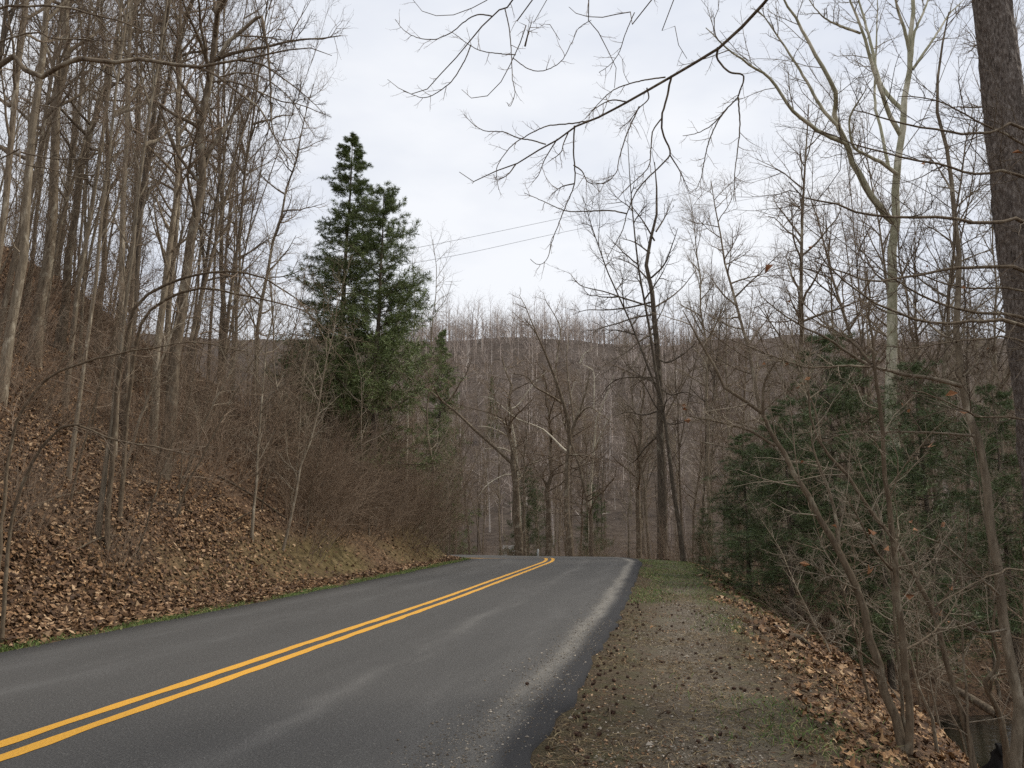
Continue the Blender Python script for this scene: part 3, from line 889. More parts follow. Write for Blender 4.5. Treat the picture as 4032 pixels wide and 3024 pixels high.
# dark oak beyond the bend
def oak():
    d = 44.
    st = [(c_(8, (2080, 300), (2080, 0)) + c_(5, (2080, 1500), (2068, 1200), (2060, 900), (2050, 600), (2022, 380), (2010, 150), (1965, 0)) + c_(2, (2030, 1480), (2045, 1250), (2030, 1050)), d, d, .28, .02)]
    L = [((2012, 330), (1850, 280), (1700, 230), (1550, 190), (1480, 110)), ((2015, 380), (1900, 400), (1780, 440), (1650, 480), (1620, 560)),
         ((2010, 300), (1880, 330), (1720, 350), (1590, 350), (1500, 380)),
         ((2030, 500), (1950, 540), (1850, 620), (1750, 680), (1650, 740)), ((2040, 790), (1900, 785), (1790, 800), (1720, 850), (1690, 900)),
         ((2050, 660), (2110, 690), (2212, 640), (2300, 560)), ((2035, 330), (2130, 270), (2212, 200), (2300, 90)),
         ((2045, 560), (1960, 600), (1880, 720), (1800, 760)), ((2065, 1000), (1960, 1030), (1850, 1010), (1760, 1050)),
         ((2060, 850), (2140, 900), (2230, 880), (2330, 930)), ((2070, 1150), (1980, 1230), (1900, 1330), (1850, 1350)),
         ((2070, 1060), (2150, 1090), (2260, 1060)), ((2010, 180), (1930, 90), (1860, 40), (1760, 10)), ((2010, 140), (2090, 60), (2140, -60), (2180, -180))]
    lb = [(c_(5, *q), d, d + (-1) ** i * 3, .055, .013) for i, q in enumerate(L)]
    lb += [(c_(2, (2030, 1560), (1960, 1440), (1900, 1360), (1850, 1290)), d, d - 2, .05, .01), (c_(2, (2040, 1500), (2100, 1400), (2150, 1280)), d, d + 2, .05, .01),
           (c_(2, (2000, 1640), (1900, 1570), (1790, 1540)), d, d + 2, .05, .01)]
    traced('oak_tree', st, lb, 'dark-trunked bare oak with level limbs just past the bend, centre right', 9, 'trunk_dark', 'twig_dark', seed=4,
           twigs=((7, -.34, .018, 48), (6, -.36, .010, 46), (5, -.35, .0075, 45)), tr=(.02, .04), t0=.15, n=16)
oak()

# forked tree in the middle and the white-limbed sycamores round it
def middle_trees():
    d = 48.
    traced('forked_tree', [(c_(8, (1485, 270), (1470, 100)) + c_(5, (1460, 1640), (1465, 1350), (1482, 1200), (1500, 1120), (1545, 1000), (1590, 860), (1610, 740)), d, d, .21, .03)],
           [(c_(5, (1480, 1220), (1470, 1080), (1440, 960), (1400, 840), (1350, 700), (1300, 580), (1250, 480), (1180, 400)), d, d - 2, .14, .02),
            (c_(5, (1440, 960), (1350, 900), (1260, 850), (1200, 780), (1090, 760)), d, d - 2, .07, .015),
            (c_(5, (1510, 1100), (1490, 950), (1470, 800), (1460, 640), (1480, 500)), d, d + 2, .08, .015),
            (c_(5, (1460, 1290), (1560, 1290), (1640, 1310), (1700, 1300)), d, d - 2, .06, .015),
            (c_(5, (1520, 1060), (1600, 980), (1700, 1040), (1790, 1110)), d, d - 3, .06, .012),
            (c_(5, (1380, 790), (1400, 640), (1420, 480), (1380, 380), (1330, 300), (1310, 240)), d, d + 1, .06, .012),
            (c_(5, (1310, 600), (1230, 420), (1190, 320), (1150, 250)), d, d + 1, .05, .012)],
           'tall bare forked tree standing past the road bend, middle of the view', 8, 'trunk', 'twig', seed=6,
           twigs=((8, -.36, .018, 45), (6, -.36, .010, 45), (5, -.36, .007, 45)), tr=(.02, .03), n=16)
    d = 52.
    traced('leaning_sycamore', [(c_(5, (1150, 1700), (1140, 1500), (1130, 1270), (1112, 1130), (1082, 1010), (1070, 960)), d, d, .19, .04)],
           [(c_(5, (1085, 1110), (1030, 1060), (960, 1040)), d, d - 1, .055, .02), (c_(5, (1120, 1210), (1050, 1150), (960, 1110), (885, 1105)), d, d - 1, .06, .02),
            (c_(5, (1112, 1275), (1030, 1245), (930, 1250)), d, d, .055, .02), (c_(5, (1472, 1275), (1420, 1230), (1300, 1120), (1150, 1060), (1080, 1010), (970, 920), (880, 915)), d - 4, d, .06, .018),
            (c_(5, (1085, 1000), (1150, 960), (1230, 850), (1330, 745)), d, d + 1, .055, .02), (c_(5, (1150, 1420), (1060, 1420), (950, 1480), (895, 1550)), d, d - 2, .05, .02)],
           'small white-limbed sycamore with arching branches left of the middle forked tree', 7, 'syc_white', 'twig_grey', seed=8,
           twigs=((4, -.3, .014, 50), (4, -.36, .008, 45), (4, -.36, .006, 45)), n=14)
    d = 57.
    traced('white_sycamore', [(c_(5, (1610, 1640), (1622, 1400), (1640, 1200), (1656, 1050), (1680, 985), (1722, 900), (1765, 770)), d, d, .15, .03)],
           [(c_(5, (1645, 1250), (1665, 1200), (1710, 1100), (1750, 1030)), d, d - 1, .09, .03), (c_(5, (1635, 1000), (1640, 860), (1630, 740), (1560, 700), (1580, 620)), d, d + 1, .05, .02),
            (c_(5, (1480, 960), (1500, 850), (1520, 800)), d + 1, d + 1, .05, .02), (c_(5, (1545, 700), (1570, 640), (1640, 590)), d + 1, d + 1, .05, .02)],
           'slender white-barked sycamore between the forked tree and the dark oak', 7, 'syc_white', 'twig_grey', seed=9,
           twigs=((4, -.4, .014, 50), (4, -.4, .008, 45), (4, -.4, .006, 45)), n=14)
    d = 36.
    traced('broken_snag', [(c_(5, (430, 900), (440, 800), (465, 680), (478, 590), (505, 520)), d, d + .4, .085, .045)], [], 'broken pale orange-brown snag in front of the evergreens above the brush',
           7, 'syc_white', 'twig', seed=10, twigs=((5, .5, .008, 60),), cat_='snag')
middle_trees()

# saplings on the right-hand slope
def right_saplings():
    d = 7.6
    traced('forked_sapling', [
        (c_(9, (1440, 1700), (1420, 1500), (1390, 1350), (1300, 1150), (1270, 1000), (1200, 750), (1130, 500), (1060, 350), (960, 150), (870, 0)) + c_(6, (800, 1530), (720, 1400), (690, 1310), (600, 1230), (560, 1120), (520, 1030), (400, 930), (280, 860), (200, 700), (100, 550), (0, 350)), d, d + .8, .046, .005),
        (c_(9, (1455, 1700), (1470, 1450), (1470, 1250), (1440, 950), (1400, 600), (1370, 300), (1340, 0)) + c_(6, (1300, 1350), (1290, 1100), (1260, 850), (1230, 620), (1215, 450), (1210, 280), (1190, 100)), d, d - .2, .037, .006),
        (c_(9, (1435, 1420), (1420, 1200), (1390, 900), (1360, 500), (1350, 250)), d + .1, d + .2, .02, .006)],
        [(c_(6, (520, 1035), (525, 850), (570, 740), (640, 640)), d + .5, d + .3, .016, .004), (c_(6, (600, 1230), (450, 1140), (330, 1100), (200, 1070), (0, 1030)), d + .5, d + .8, .016, .004),
         (c_(9, (1010, 260), (1000, 100), (960, -100), (850, -400), (830, -560)), d + .3, d + 1, .02, .005),
         (c_(6, (1225, 700), (1100, 560), (900, 420), (720, 240)), d, d + .7, .014, .004), (c_(6, (1215, 720), (1050, 710), (800, 720), (560, 640)), d, d - .8, .012, .004),
         (c_(9, (1270, 1000), (1100, 870), (950, 780), (750, 690)), d + .1, d - .5, .010, .004), (c_(9, (1130, 500), (980, 430), (820, 330), (690, 270)), d + .2, d + .3, .010, .004),
         (c_(9, (1430, 900), (1600, 800), (1750, 620), (1850, 380)), d, d + .9, .012, .004), (c_(9, (1380, 400), (1250, 250), (1150, 60), (1050, -120)), d, d - .4, .012, .004)],
        'grey-brown forked sapling with clustered stems at the bottom right of the shoulder', 8, 'sapling', 'twig_grey', seed=12,
        twigs=((14, -.24, .006, 52), (6, -.38, .0036, 46), (4, -.32, .0026, 45)), leaves=20, tr=(.01, .05), t0=.3)
    d = 8.6
    traced('leaning_sapling', [
        (c_(9, (1900, 1700), (1830, 1400), (1720, 1000), (1620, 650), (1550, 500), (1440, 300), (1350, 150), (1220, 0)) + c_(6, (1050, 1400), (900, 1230), (830, 1050), (810, 830), (820, 650), (840, 480)), d, d + .6, .034, .005),
        (c_(9, (1850, 1400), (1840, 1200), (1820, 950), (1815, 650), (1800, 350)), d, d + .4, .018, .006)],
        [(c_(6, (900, 1230), (860, 1010), (780, 800), (700, 560)), d + .5, d + 1, .012, .004), (c_(9, (1620, 650), (1750, 480), (1830, 220), (1850, 0)), d + .2, d, .014, .004),
         (c_(9, (1500, 400), (1330, 340), (1150, 380), (1000, 420)), d + .3, d - .4, .010, .004)],
        'thin brown sapling leaning left, just right of the forked sapling', 7, 'sapling', 'twig_grey', seed=13,
        twigs=((14, -.24, .0058, 50), (6, -.38, .0036, 46), (4, -.32, .0026, 45)), leaves=10, tr=(.01, .05), t0=.25)
    d = 8.8
    traced('grey_sapling', [
        (c_(9, (2140, 1900), (2190, 1500), (2180, 1200), (2130, 900), (2070, 600), (2030, 250), (1990, 0)) + c_(6, (1940, 1300), (1880, 1080), (1820, 850), (1780, 650), (1770, 450), (1790, 200), (1780, 0)) + c_(3, (1755, 1500), (1750, 1200), (1700, 900), (1645, 680), (1690, 300), (1725, 80)), d, d + .3, .060, .008)],
        [(c_(6, (1810, 845), (1600, 790), (1400, 760), (1200, 700), (1080, 630), (950, 540), (800, 470), (650, 380), (500, 250)), d, d - .6, .024, .004),
         (c_(6, (1890, 1165), (1700, 1150), (1500, 1140), (1200, 1140), (950, 1165)), d, d - .5, .014, .004), (c_(6, (1820, 780), (1930, 670), (2020, 565)), d, d + .3, .012, .008),
         (c_(6, (1775, 560), (1640, 480), (1500, 330), (1430, 190)), d, d + .8, .014, .004), (c_(9, (2060, 540), (1900, 400), (1700, 220), (1480, 130)), d, d - .8, .014, .004),
         (c_(9, (2100, 760), (1950, 780), (1800, 720), (1640, 610)), d, d - .4, .012, .004), (c_(3, (1750, 1250), (1650, 1080), (1560, 980)), d, d + .4, .012, .004)],
        'grey sapling with pale blotched bark in front of the stout pine trunk', 8, 'trunk_pale', 'twig', seed=14,
        twigs=((11, -.18, .006, 52), (6, -.36, .0036, 46), (4, -.3, .0026, 45)), leaves=8, tr=(.01, .05), t0=.3)
    d = 10.5
    traced('crooked_sapling', [(c_(9, (2110, 1750), (2090, 1500), (2050, 1300), (1990, 1190), (1955, 1100), (2020, 1030), (2050, 960), (2010, 800), (2030, 600)), d, d, .05, .012)],
           [(c_(9, (1985, 1180), (2010, 1080), (2080, 1050), (2150, 1040)), d, d - .2, .025, .008)], 'crooked little sapling by the creek at the lower right corner',
           7, 'sapling', 'twig_grey', seed=15, twigs=((8, -.5, .006, 55), (5, -.4, .004, 45)), t0=.4)
    d = 8.2
    # a tree standing just outside the view whose long limbs reach in from the right
    base = at(4420, 1500, d); gzb = gz(base[0], base[1])
    bole = np.array([[base[0], base[1], gzb - .3], [base[0] + .1, base[1], 1.5], [base[0], base[1] + .1, 4.5], [base[0] + .2, base[1] - .1, 8]])
    def from_bole(z): return [base[0], base[1], z]
    def lim(c, pts, d0, d1, r):
        P = trace(c_(c, *pts), d0, d1)
        return (np.vstack([[base[0] + .03, base[1], P[0, 2] - .35], P]), 0, 0, r, .004)
    traced('reaching_tree', [(bole, 0, 0, .13, .04)], [
        lim(6, ((2212, 100), (1950, 75), (1750, 80), (1500, 130), (1350, 150), (1200, 165), (1000, 90), (850, 30)), 7.6, 6.6, .024),
        lim(6, ((2212, 400), (1900, 370), (1650, 300), (1450, 200), (1250, 50), (1150, -40)), 7.8, 7.4, .022),
        lim(6, ((2212, 455), (1900, 425), (1650, 440), (1450, 390), (1250, 310), (1100, 210), (950, 70), (880, -30)), 7.2, 6.2, .024),
        lim(3, ((2212, 830), (2000, 860), (1800, 860), (1600, 830), (1400, 790), (1250, 750), (1110, 715)), 7.5, 6.6, .020),
        lim(3, ((2212, 1440), (2050, 1450), (1900, 1430), (1700, 1410), (1400, 1405), (1200, 1390), (1050, 1340), (900, 1300), (780, 1270), (690, 1180)), 7.3, 6.0, .024),
        lim(3, ((2212, 940), (2050, 850), (1900, 780), (1750, 690), (1600, 640), (1400, 625)), 7.8, 7.6, .016),
        lim(3, ((2212, 1140), (1900, 1130), (1700, 1080), (1400, 1010), (1100, 930), (900, 850)), 7.5, 6.5, .018),
        lim(6, ((2212, 230), (1900, 210), (1700, 180), (1500, 90), (1350, -30)), 7.9, 8.0, .015),
        lim(6, ((2212, 560), (1950, 540), (1700, 560), (1500, 600), (1300, 580)), 7.4, 6.8, .014),
        lim(9, ((2212, 380), (2050, 400), (1850, 480), (1650, 600)), 7.9, 7.0, .012),
        lim(6, ((2212, 1060), (1950, 1050), (1800, 990), (1600, 900), (1400, 850)), 7.6, 6.8, .014)],
        'bare tree just out of view whose long arching twigs reach in across the stout pine', 8, 'sapling', 'twig_dark', seed=16,
        twigs=((14, -.26, .0048, 45), (6, -.32, .0032, 42), (3, -.3, .0024, 42)), tr=(.0, .05), t0=.22, leaves=5)
right_saplings()

# limbs hanging over the road from trees that stand outside the view
def overhanging():
    d = 6.4
    base = np.array([5.2, 1.0, gz(5.2, 1.0) - .3])
    bole = np.array([base, [5.1, 1.05, 2.0], [4.9, 1.2, 4.6], [4.8, 1.3, 8.0]])
    first = trace(c_(3, (700, -220)), 5.2)[0]
    def main(*p, d0=5.4, d1=7.0): return trace(list(p), d0, d1)
    m = np.vstack([[4.88, 1.22, 4.8], cat(3, 1100, -520, 3.6), cat(3, 850, -300, 4.6), cat(3, 680, -140, 5.1), main((3, 540, 0), (3, 400, 150), (3, 230, 300), (3, 100, 380), (2, 2212, 450), (2, 2100, 510), (2, 1980, 580), (2, 1850, 660), (2, 1620, 780), (2, 1510, 815), (2, 1420, 890), (2, 1325, 935), (2, 1245, 1010), (2, 1120, 1070), (2, 950, 1115), (2, 850, 1155), (2, 765, 1115))])
    B = [(m, 0, 0, .027, .003)]
    def b(c, pts, d0, d1, r=.006): B.append((trace(c_(c, *pts), d0, d1), 0, 0, r, .0022))
    b(2, ((1325, 935), (1240, 910), (1150, 895), (1050, 855), (930, 848), (850, 800), (795, 740)), 6.7, 6.9)
    b(2, ((1620, 780), (1500, 800), (1400, 808), (1320, 820), (1200, 880), (1110, 940), (1030, 1040), (1005, 1120), (1020, 1230)), 6.4, 6.2)
    B.append((trace(c_(2, (1510, 815), (1505, 1000), (1512, 1180), (1440, 1370), (1390, 1500), (1355, 1600)) + c_(5, (1345, 0), (1310, 45), (1270, 55), (1225, 20)), 6.5, 6.6), 0, 0, .007, .0022))
    b(2, ((2100, 500), (1960, 520), (1830, 555), (1740, 600), (1650, 690), (1580, 770)), 6.1, 6.0)
    b(3, ((228, 305), (225, 380), (300, 465), (395, 490), (370, 590), (350, 640), (290, 700), (200, 800), (100, 860), (0, 880)), 5.7, 6.2, .0085)
    b(3, ((360, 630), (370, 830), (340, 1100), (330, 1300)), 5.9, 5.8); b(3, ((290, 700), (220, 800), (160, 950), (120, 1150), (80, 1240)), 6.0, 6.0)
    b(2, ((2140, 490), (2110, 630), (2080, 750), (2085, 870), (2130, 1000), (2000, 1140), (1910, 1240), (1850, 1390), (1820, 1500), (1760, 1600), (1720, 1680)), 6.0, 6.3, .009)
    b(2, ((1850, 1385), (1740, 1365), (1560, 1370), (1450, 1365), (1300, 1300), (1185, 1250)), 6.2, 6.4); b(2, ((2130, 1005), (2200, 1120), (2260, 1260)), 6.1, 6.3)
    b(2, ((2080, 760), (2020, 850), (2005, 970), (1985, 1090), (1850, 1220), (1780, 1300)), 6.1, 6.0)
    b(2, ((1980, 570), (1990, 640), (1930, 700), (1860, 790), (1800, 835)), 6.2, 6.2); b(2, ((1850, 660), (1750, 650), (1650, 700), (1580, 770)), 6.3, 6.2)
    b(2, ((1930, 690), (1850, 870), (1800, 1030), (1780, 1120), (1700, 1190), (1600, 1170)), 6.3, 6.1); b(2, ((1400, 900), (1320, 1030), (1280, 1130), (1240, 1180)), 6.6, 6.6)
    b(2, ((1470, 860), (1440, 930), (1420, 990), (1340, 1050)), 6.6, 6.5); b(2, ((1130, 1065), (1080, 1130), (1010, 1165), (985, 1130)), 6.9, 6.9)
    b(2, ((1505, 1070), (1560, 1110), (1600, 1180), (1680, 1190), (1760, 1150)), 6.5, 6.4); b(2, ((1510, 1190), (1430, 1210), (1360, 1260)), 6.5, 6.6)
    traced('overhanging_tree', [(bole, 0, 0, .15, .06)], B, 'roadside tree whose dark limb droops into the sky from the upper right', 8, 'sapling', 'twig', seed=18,
           twigs=((8, .2, .0026, 48), (3, .06, .0018, 50)), tr=(-.05, .12), t0=.3, n=44)
    # second tree: fine twigs coming down from the top edge
    bx = np.array([3.3, 2.2, gz(3.3, 2.2) - .3])
    bole = np.array([bx, [3.4, 2.3, 2], [3.2, 2.5, 5.5], [2.9, 2.9, 8.5]])
    B = []
    def hang(c, pts, d0, d1, r=.007, top=True):
        P = trace(c_(c, *pts), d0, d1)
        if top:
            dv = unit(P[0] - P[1]); P = np.vstack([[3.0, 2.75, 7.6], P[0] * .5 + np.array([3.0, 2.75, 7.6]) * .5 + dv * .3, P])
        B.append((P, 0, 0, r * (2.2 if top else 1), .002))
    hang(2, ((1110, 0), (1065, 45), (975, 105), (860, 245), (780, 340), (670, 440), (580, 560), (480, 607), (390, 580), (300, 515)), 5.5, 6.2, .007)
    hang(2, ((840, 290), (800, 390), (720, 520), (620, 600), (530, 633), (400, 590)), 5.8, 6.0, .005, False)
    hang(2, ((975, 105), (880, 95), (800, 140), (720, 205), (650, 240), (590, 257), (480, 240), (400, 190), (350, 125)), 5.6, 6.1, .005, False)
    hang(2, ((1000, -60), (930, 0), (860, 25), (780, 80), (700, 100), (600, 95), (520, 65), (465, 0)), 5.6, 5.9, .004)
    hang(2, ((1060, 50), (1090, 200), (1105, 400), (1110, 520), (1125, 600), (1095, 690), (1075, 665)), 5.5, 5.4, .0045, False)
    hang(2, ((1235, 0), (1200, 130), (1170, 260), (1130, 355), (1070, 460), (1010, 560), (930, 630), (850, 640), (780, 580)), 5.5, 6.0, .006)
    hang(2, ((1130, 355), (1000, 345), (870, 315), (720, 210)), 5.6, 5.7, .004, False)
    hang(2, ((1110, 375), (1200, 440), (1260, 460), (1340, 450), (1430, 390), (1500, 260), (1540, 180), (1620, 130)), 5.6, 5.4, .0035, False)
    hang(2, ((1600, 0), (1620, 130), (1700, 270), (1750, 380), (1780, 480), (1770, 570)), 5.2, 5.5, .006)
    hang(2, ((1330, 0), (1350, 150), (1415, 260)), 5.2, 5.3, .004)
    hang(2, ((2000, 0), (1900, 60), (1800, 100), (1680, 120), (1540, 100), (1475, 45)), 5.0, 5.5, .005)
    hang(2, ((1900, 80), (1840, 220), (1800, 340), (1740, 420), (1670, 470)), 5.1, 5.4, .0035, False)
    hang(2, ((2150, 0), (2170, 150), (2180, 280), (2240, 380)), 5.0, 5.2, .005)
    hang(2, ((1190, 300), (1215, 200), (1235, 140)), 5.55, 5.5, .008, False)
    traced('drooping_twig_tree', [(bole, 0, 0, .12, .05)], B, 'roadside tree whose fine drooping twigs curl down from the top edge, middle', 8, 'sapling', 'twig', seed=19,
           twigs=((8, .16, .0024, 50), (2, .05, .0018, 50)), tr=(-.04, .12), t0=.35, n=40)
    # left: mossy limb reaching in from the left edge
    bx = on_ground(-250, 2330); bx = np.array([-8.2, 9.0, gz(-8.2, 9.0) - .3])
    bole = np.array([bx, [-8.1, 9.0, 3.], [-7.8, 9.1, 6.5], [-7.6, 9.2, 11.]])
    B = []
    def lb(pts, d0, d1, r, frm=None):
        P = trace(c_(1, *pts), d0, d1)
        if frm is not None: P = np.vstack([[-7.85, 9.1, frm], P])
        B.append((P, 0, 0, r, .003))
    lb(((0, 420), (120, 435), (280, 490), (330, 470), (420, 400), (530, 380), (640, 395), (720, 405), (870, 375), (1000, 400), (1150, 430), (1290, 435), (1400, 405), (1550, 390), (1700, 360), (1850, 325), (2000, 310), (2150, 360)), 9.2, 8.4, .048, 5.4)
    lb(((1290, 435), (1420, 500), (1530, 590), (1680, 700), (1760, 850), (1850, 1000), (1950, 1120)), 8.7, 8.4, .016)
    lb(((1380, 530), (1500, 530), (1650, 580), (1800, 650), (1950, 680), (2150, 760)), 8.7, 8.2, .012)
    lb(((1550, 390), (1700, 420), (1850, 520), (1980, 620), (2100, 740)), 8.6, 8.6, .012)
    lb(((0, 60), (100, 40), (380, 45), (560, 80), (760, 135), (900, 190), (1000, 225), (1250, 230), (1400, 220)), 9.3, 9.0, .022, 6.8)
    lb(((80, 240), (360, 255), (610, 265), (740, 340), (900, 395), (980, 540)), 9.3, 9.0, .018, 6.2)
    lb(((1420, 370), (1480, 270), (1560, 210), (1690, 105), (1712, 200), (1740, 340), (1755, 600), (1760, 780), (1790, 920), (1870, 1060)), 8.9, 8.9, .024)
    lb(((0, 1030), (130, 1060), (300, 1090), (500, 1150), (700, 1170), (900, 1260)), 9.2, 8.6, .016, 3.6)
    lb(((130, 985), (350, 1030), (560, 1030), (800, 1080)), 9.2, 8.8, .010); lb(((1540, 230), (1700, 240), (1850, 260), (1950, 260)), 8.8, 8.6, .010)
    lb(((1420, 500), (1560, 470), (1700, 500), (1880, 640), (2050, 900)), 8.7, 8.2, .010)
    traced('reaching_limb_tree', [(bole, 0, 0, .16, .06)], B, 'bare tree whose long mossy limb crosses the left trees near the top', 8, 'trunk', 'twig_dark', seed=20,
           twigs=((8, -.2, .006, 45), (6, -.34, .0038, 45), (4, -.3, .003, 45)), tr=(-.03, .03), t0=.2, n=26)
overhanging()

# bowed understory trees arching over the left bank
for k, (pts, d0, d1, lab) in enumerate([
        (c_(4, (760, 900), (820, 560), (900, 300), (1200, 140), (1500, 100), (1750, 170), (1950, 300), (2080, 480)), 15, 14.2, 'upper of two bowed saplings arching right towards the tall evergreens'),
        (c_(4, (830, 1000), (900, 500), (1000, 330), (1300, 210), (1600, 260), (1800, 300), (2000, 370), (2120, 500)), 16, 15, 'lower of two bowed saplings arching right towards the tall evergreens'),
        (c_(4, (60, 1300), (200, 900), (500, 700), (850, 620), (1250, 560), (1600, 620)), 12, 11.4, 'low sapling bent nearly flat across the left leafy slope'),
        (c_(4, (100, 1600), (400, 1110), (700, 1180), (1000, 1240), (1300, 1300)), 11, 10.6, 'fallen-over thin sapling lying out from the left bank')]):
    traced('bowed_sapling', [(pts, d0, d1, .05 if k < 2 else .03, .006)], [], lab, 7, 'sapling', 'twig', seed=30 + k,
           twigs=((20, -.18, .006, 40), (7, -.36, .004, 42), (4, -.3, .003, 42)), tr=(.02, .0), t0=.3, n=24)

# ------------------------------------------------------------------ trees placed one by one: foot and direction read from the photograph
def stand(variant, name, px, py, depth, top, width, label, group=None, base_r=.17, rz=None, hscale=1., cat_='tree', snap=True):
    """px,py: a photo pixel on the trunk; top: a second pixel higher on it; width: trunk width in photo pixels"""
    a, b = at(px, py, depth), at(top[0], top[1], depth)
    d = b - a; d = d / np.linalg.norm(d)
    z = gz(a[0], a[1])
    foot = a - d * ((a[2] - z) / d[2]) if snap else a
    foot[2] = gz(foot[0], foot[1])
    s = (width * depth / FOC / 2) / base_r
    return put(variant, name, foot, s, RNG.uniform(0, 6.28) if rz is None else rz, d, label, cat_, group, sz=s * hscale)

LEFT = [  # px, py, depth, top px, top py, width, variant, label
    (700, 1350, 20, 815, 365, 62, 0, 'stoutest grey-brown trunk on the left leafy slope, near its right end'),
    (640, 1400, 21, 760, 365, 40, 4, 'pale trunk standing close against the left side of the stoutest trunk'),
    (470, 1200, 19, 520, 140, 34, 3, 'pale lichen-spotted trunk halfway up the left slope'),
    (200, 900, 22, 290, 150, 58, 0, 'broad brown trunk near the left edge behind the long limb'),
    (270, 900, 24, 330, 200, 44, 2, 'brown trunk just right of the broad trunk near the left edge'),
    (420, 1000, 27, 480, 300, 30, 2, 'straight slim trunk behind the pale lichen-spotted one'),
    (560, 1000, 22, 640, 250, 40, 5, 'dark leaning trunk left of the stoutest trunk'),
    (700, 950, 26, 745, 300, 32, 4, 'slim pale trunk behind the stoutest trunk'),
    (60, 1100, 17, 110, 700, 48, 3, 'pale-footed trunk closest to the left edge on the slope'),
    (30, 500, 15, 70, 40, 40, 2, 'leaning trunk in the upper left corner'),
    (880, 1200, 32, 905, 500, 30, 0, 'slender trunk right of the stoutest trunk, before the evergreen'),
    (1000, 1200, 36, 1010, 700, 26, 2, 'thin trunk left of the tall evergreen on the slope'),
    (330, 1400, 16, 420, 700, 22, 4, 'thin pale birch-like trunk low on the left slope'),
    (440, 1600, 15, 500, 1050, 24, 4, 'thin pale trunk rooted among brown twigs on the left slope'),
]
VR = [.17, .19, .15, .16, .14, .18]
for px, py, dd, tx, ty, w, v, lab in LEFT:
    hs = 1.0
    s = (w * dd / FOC / 2) / VR[v]
    s *= .85
    stand(FT[v], 'slope_tree', px, py, dd, (tx, ty), w * .85, lab, 'bare trees on the left slope', VR[v], hscale=max(1., 1.0 / s * .95))

RIGHT = [
    (3010, 1100, 38, 2995, 500, 28, 2, 'straight slim trunk, left of two poles behind the reaching twigs'),
    (3130, 1100, 35, 3110, 650, 34, 0, 'straight grey trunk, right of two poles left of the sycamore'),
    (3320, 1300, 36, 3290, 640, 22, 4, 'thin pale trunk close left of the sycamore trunk'),
    (3270, 1220, 40, 3225, 1080, 30, 0, 'slanting brown trunk leaning left behind the right evergreens'),
    (2790, 1150, 42, 2790, 800, 18, 3, 'thin trunk right of the dark oak'),
    (2900, 1000, 46, 2905, 600, 16, 4, 'thin straight tree between the oak and the right poles'),
    (3750, 800, 30, 3770, 300, 30, 3, 'pale many-twigged tree between the sycamore and the stout pine'),
    (3850, 900, 38, 3850, 300, 26, 2, 'pale twiggy tree half hidden by the stout pine'),
    (2500, 1900, 55, 2490, 1300, 26, 1, 'brown tree behind the dark oak on its left'),
    (2060, 2100, 50, 2040, 1800, 40, 1, 'stout grey trunk past the bend, left of the forked tree'),
    (2160, 2100, 53, 2165, 1800, 28, 0, 'grey trunk close left of the forked tree past the bend'),
    (2330, 2100, 52, 2325, 1800, 22, 2, 'slim brown trunk right of the forked tree past the bend'),
    (2680, 2150, 37, 2640, 1900, 20, 5, 'dark slanting trunk at the shoulder end, right of the oak'),
]
VH = [20, 22, 19, 21, 18, 20]
for px, py, dd, tx, ty, w, v, lab in RIGHT:
    s = (w * dd / FOC / 2) / VR[v]
    a = at(px, py, dd); z0 = gz(a[0], a[1])
    if 1900 < px < 2550: sz = (at(px, 1330 + (px % 7) * 20, dd)[2] - z0) / VH[v]
    else: sz = max(s, .95)
    stand(FT[v], 'valley_tree', px, py, dd, (tx, ty), w, lab, 'bare trees in the valley', VR[v], hscale=sz / s)

# poplars beside the evergreen
for px, lab in ((1650, 'left of two slender poplars rising right of the tall evergreens'), (1712, 'right of two slender poplars rising right of the tall evergreens')):
    p = at(px, 1500, 40); z = gz(p[0], p[1])
    top = at(px, 930 if px > 1700 else 1000, 40)[2]
    put(ST[4], 'poplar_tree', (p[0], p[1], z), (top - z) / 11, px, None, lab, 'tree')

# evergreens
EV = [  # px, depth, top y, variant, width factor, label
    (1325, 33, 520, 0, 1.0, 'tall dense conical evergreen on the left bank'),
    (1470, 31.5, 735, 2, .95, 'loose-limbed evergreen right of the tall conical one'),
    (1150, 33, 1330, 1, .8, 'low evergreen at the left foot of the tall evergreens'),
    (1730, 84, 1290, 0, .7, 'small evergreen topping the rise right of the poplars'),
    (3290, 25, 1290, 1, 1.0, 'dark hemlock at the heart of the right-hand thicket'),
    (3640, 27, 1400, 1, 1.0, 'dark hemlock right of the middle one in the right thicket'),
    (2930, 27, 1690, 1, .9, 'low bushy hemlock at the left end of the right thicket'),
    (3090, 23.5, 1560, 1, .9, 'spreading hemlock low in the right thicket behind the forked sapling'),
    (3930, 23, 1500, 1, .9, 'ragged hemlock beside the stout pine trunk'),
    (3450, 22, 1700, 1, .9, 'low dark hemlock behind the thin leaning sapling'),
    (2760, 40, 1990, 1, .7, 'small evergreen by the far end of the grassy shoulder'),
    (2080, 62, 1830, 1, .8, 'small dark evergreen behind the stout grey trunk past the bend'),
    (2330, 68, 1900, 1, .8, 'small dark evergreen seen low behind the forked tree'),
    (1938, 150, 1480, 0, .6, 'lone evergreen far up the opposite hillside'),
]
CH = [13.5, 9, 11]
for px, dd, ty, v, wf, lab in EV:
    p = at(px, 1800, dd); z = gz(p[0], p[1])
    hgt = at(px, ty, dd)[2] - z
    s = hgt / CH[v]
    put(CF[v], 'evergreen_tree', (p[0], p[1], z - .1), s * wf * (1.25 if v == 1 and s < .8 else 1), px * .7, None, lab, 'evergreen', sz=s)

# ------------------------------------------------------------------ the rest of the wood, told apart only as one of many
def az_ok(x, y, lo=-34.5, hi=36):
    a = math.degrees(math.atan2(x, y)); return lo < a < hi

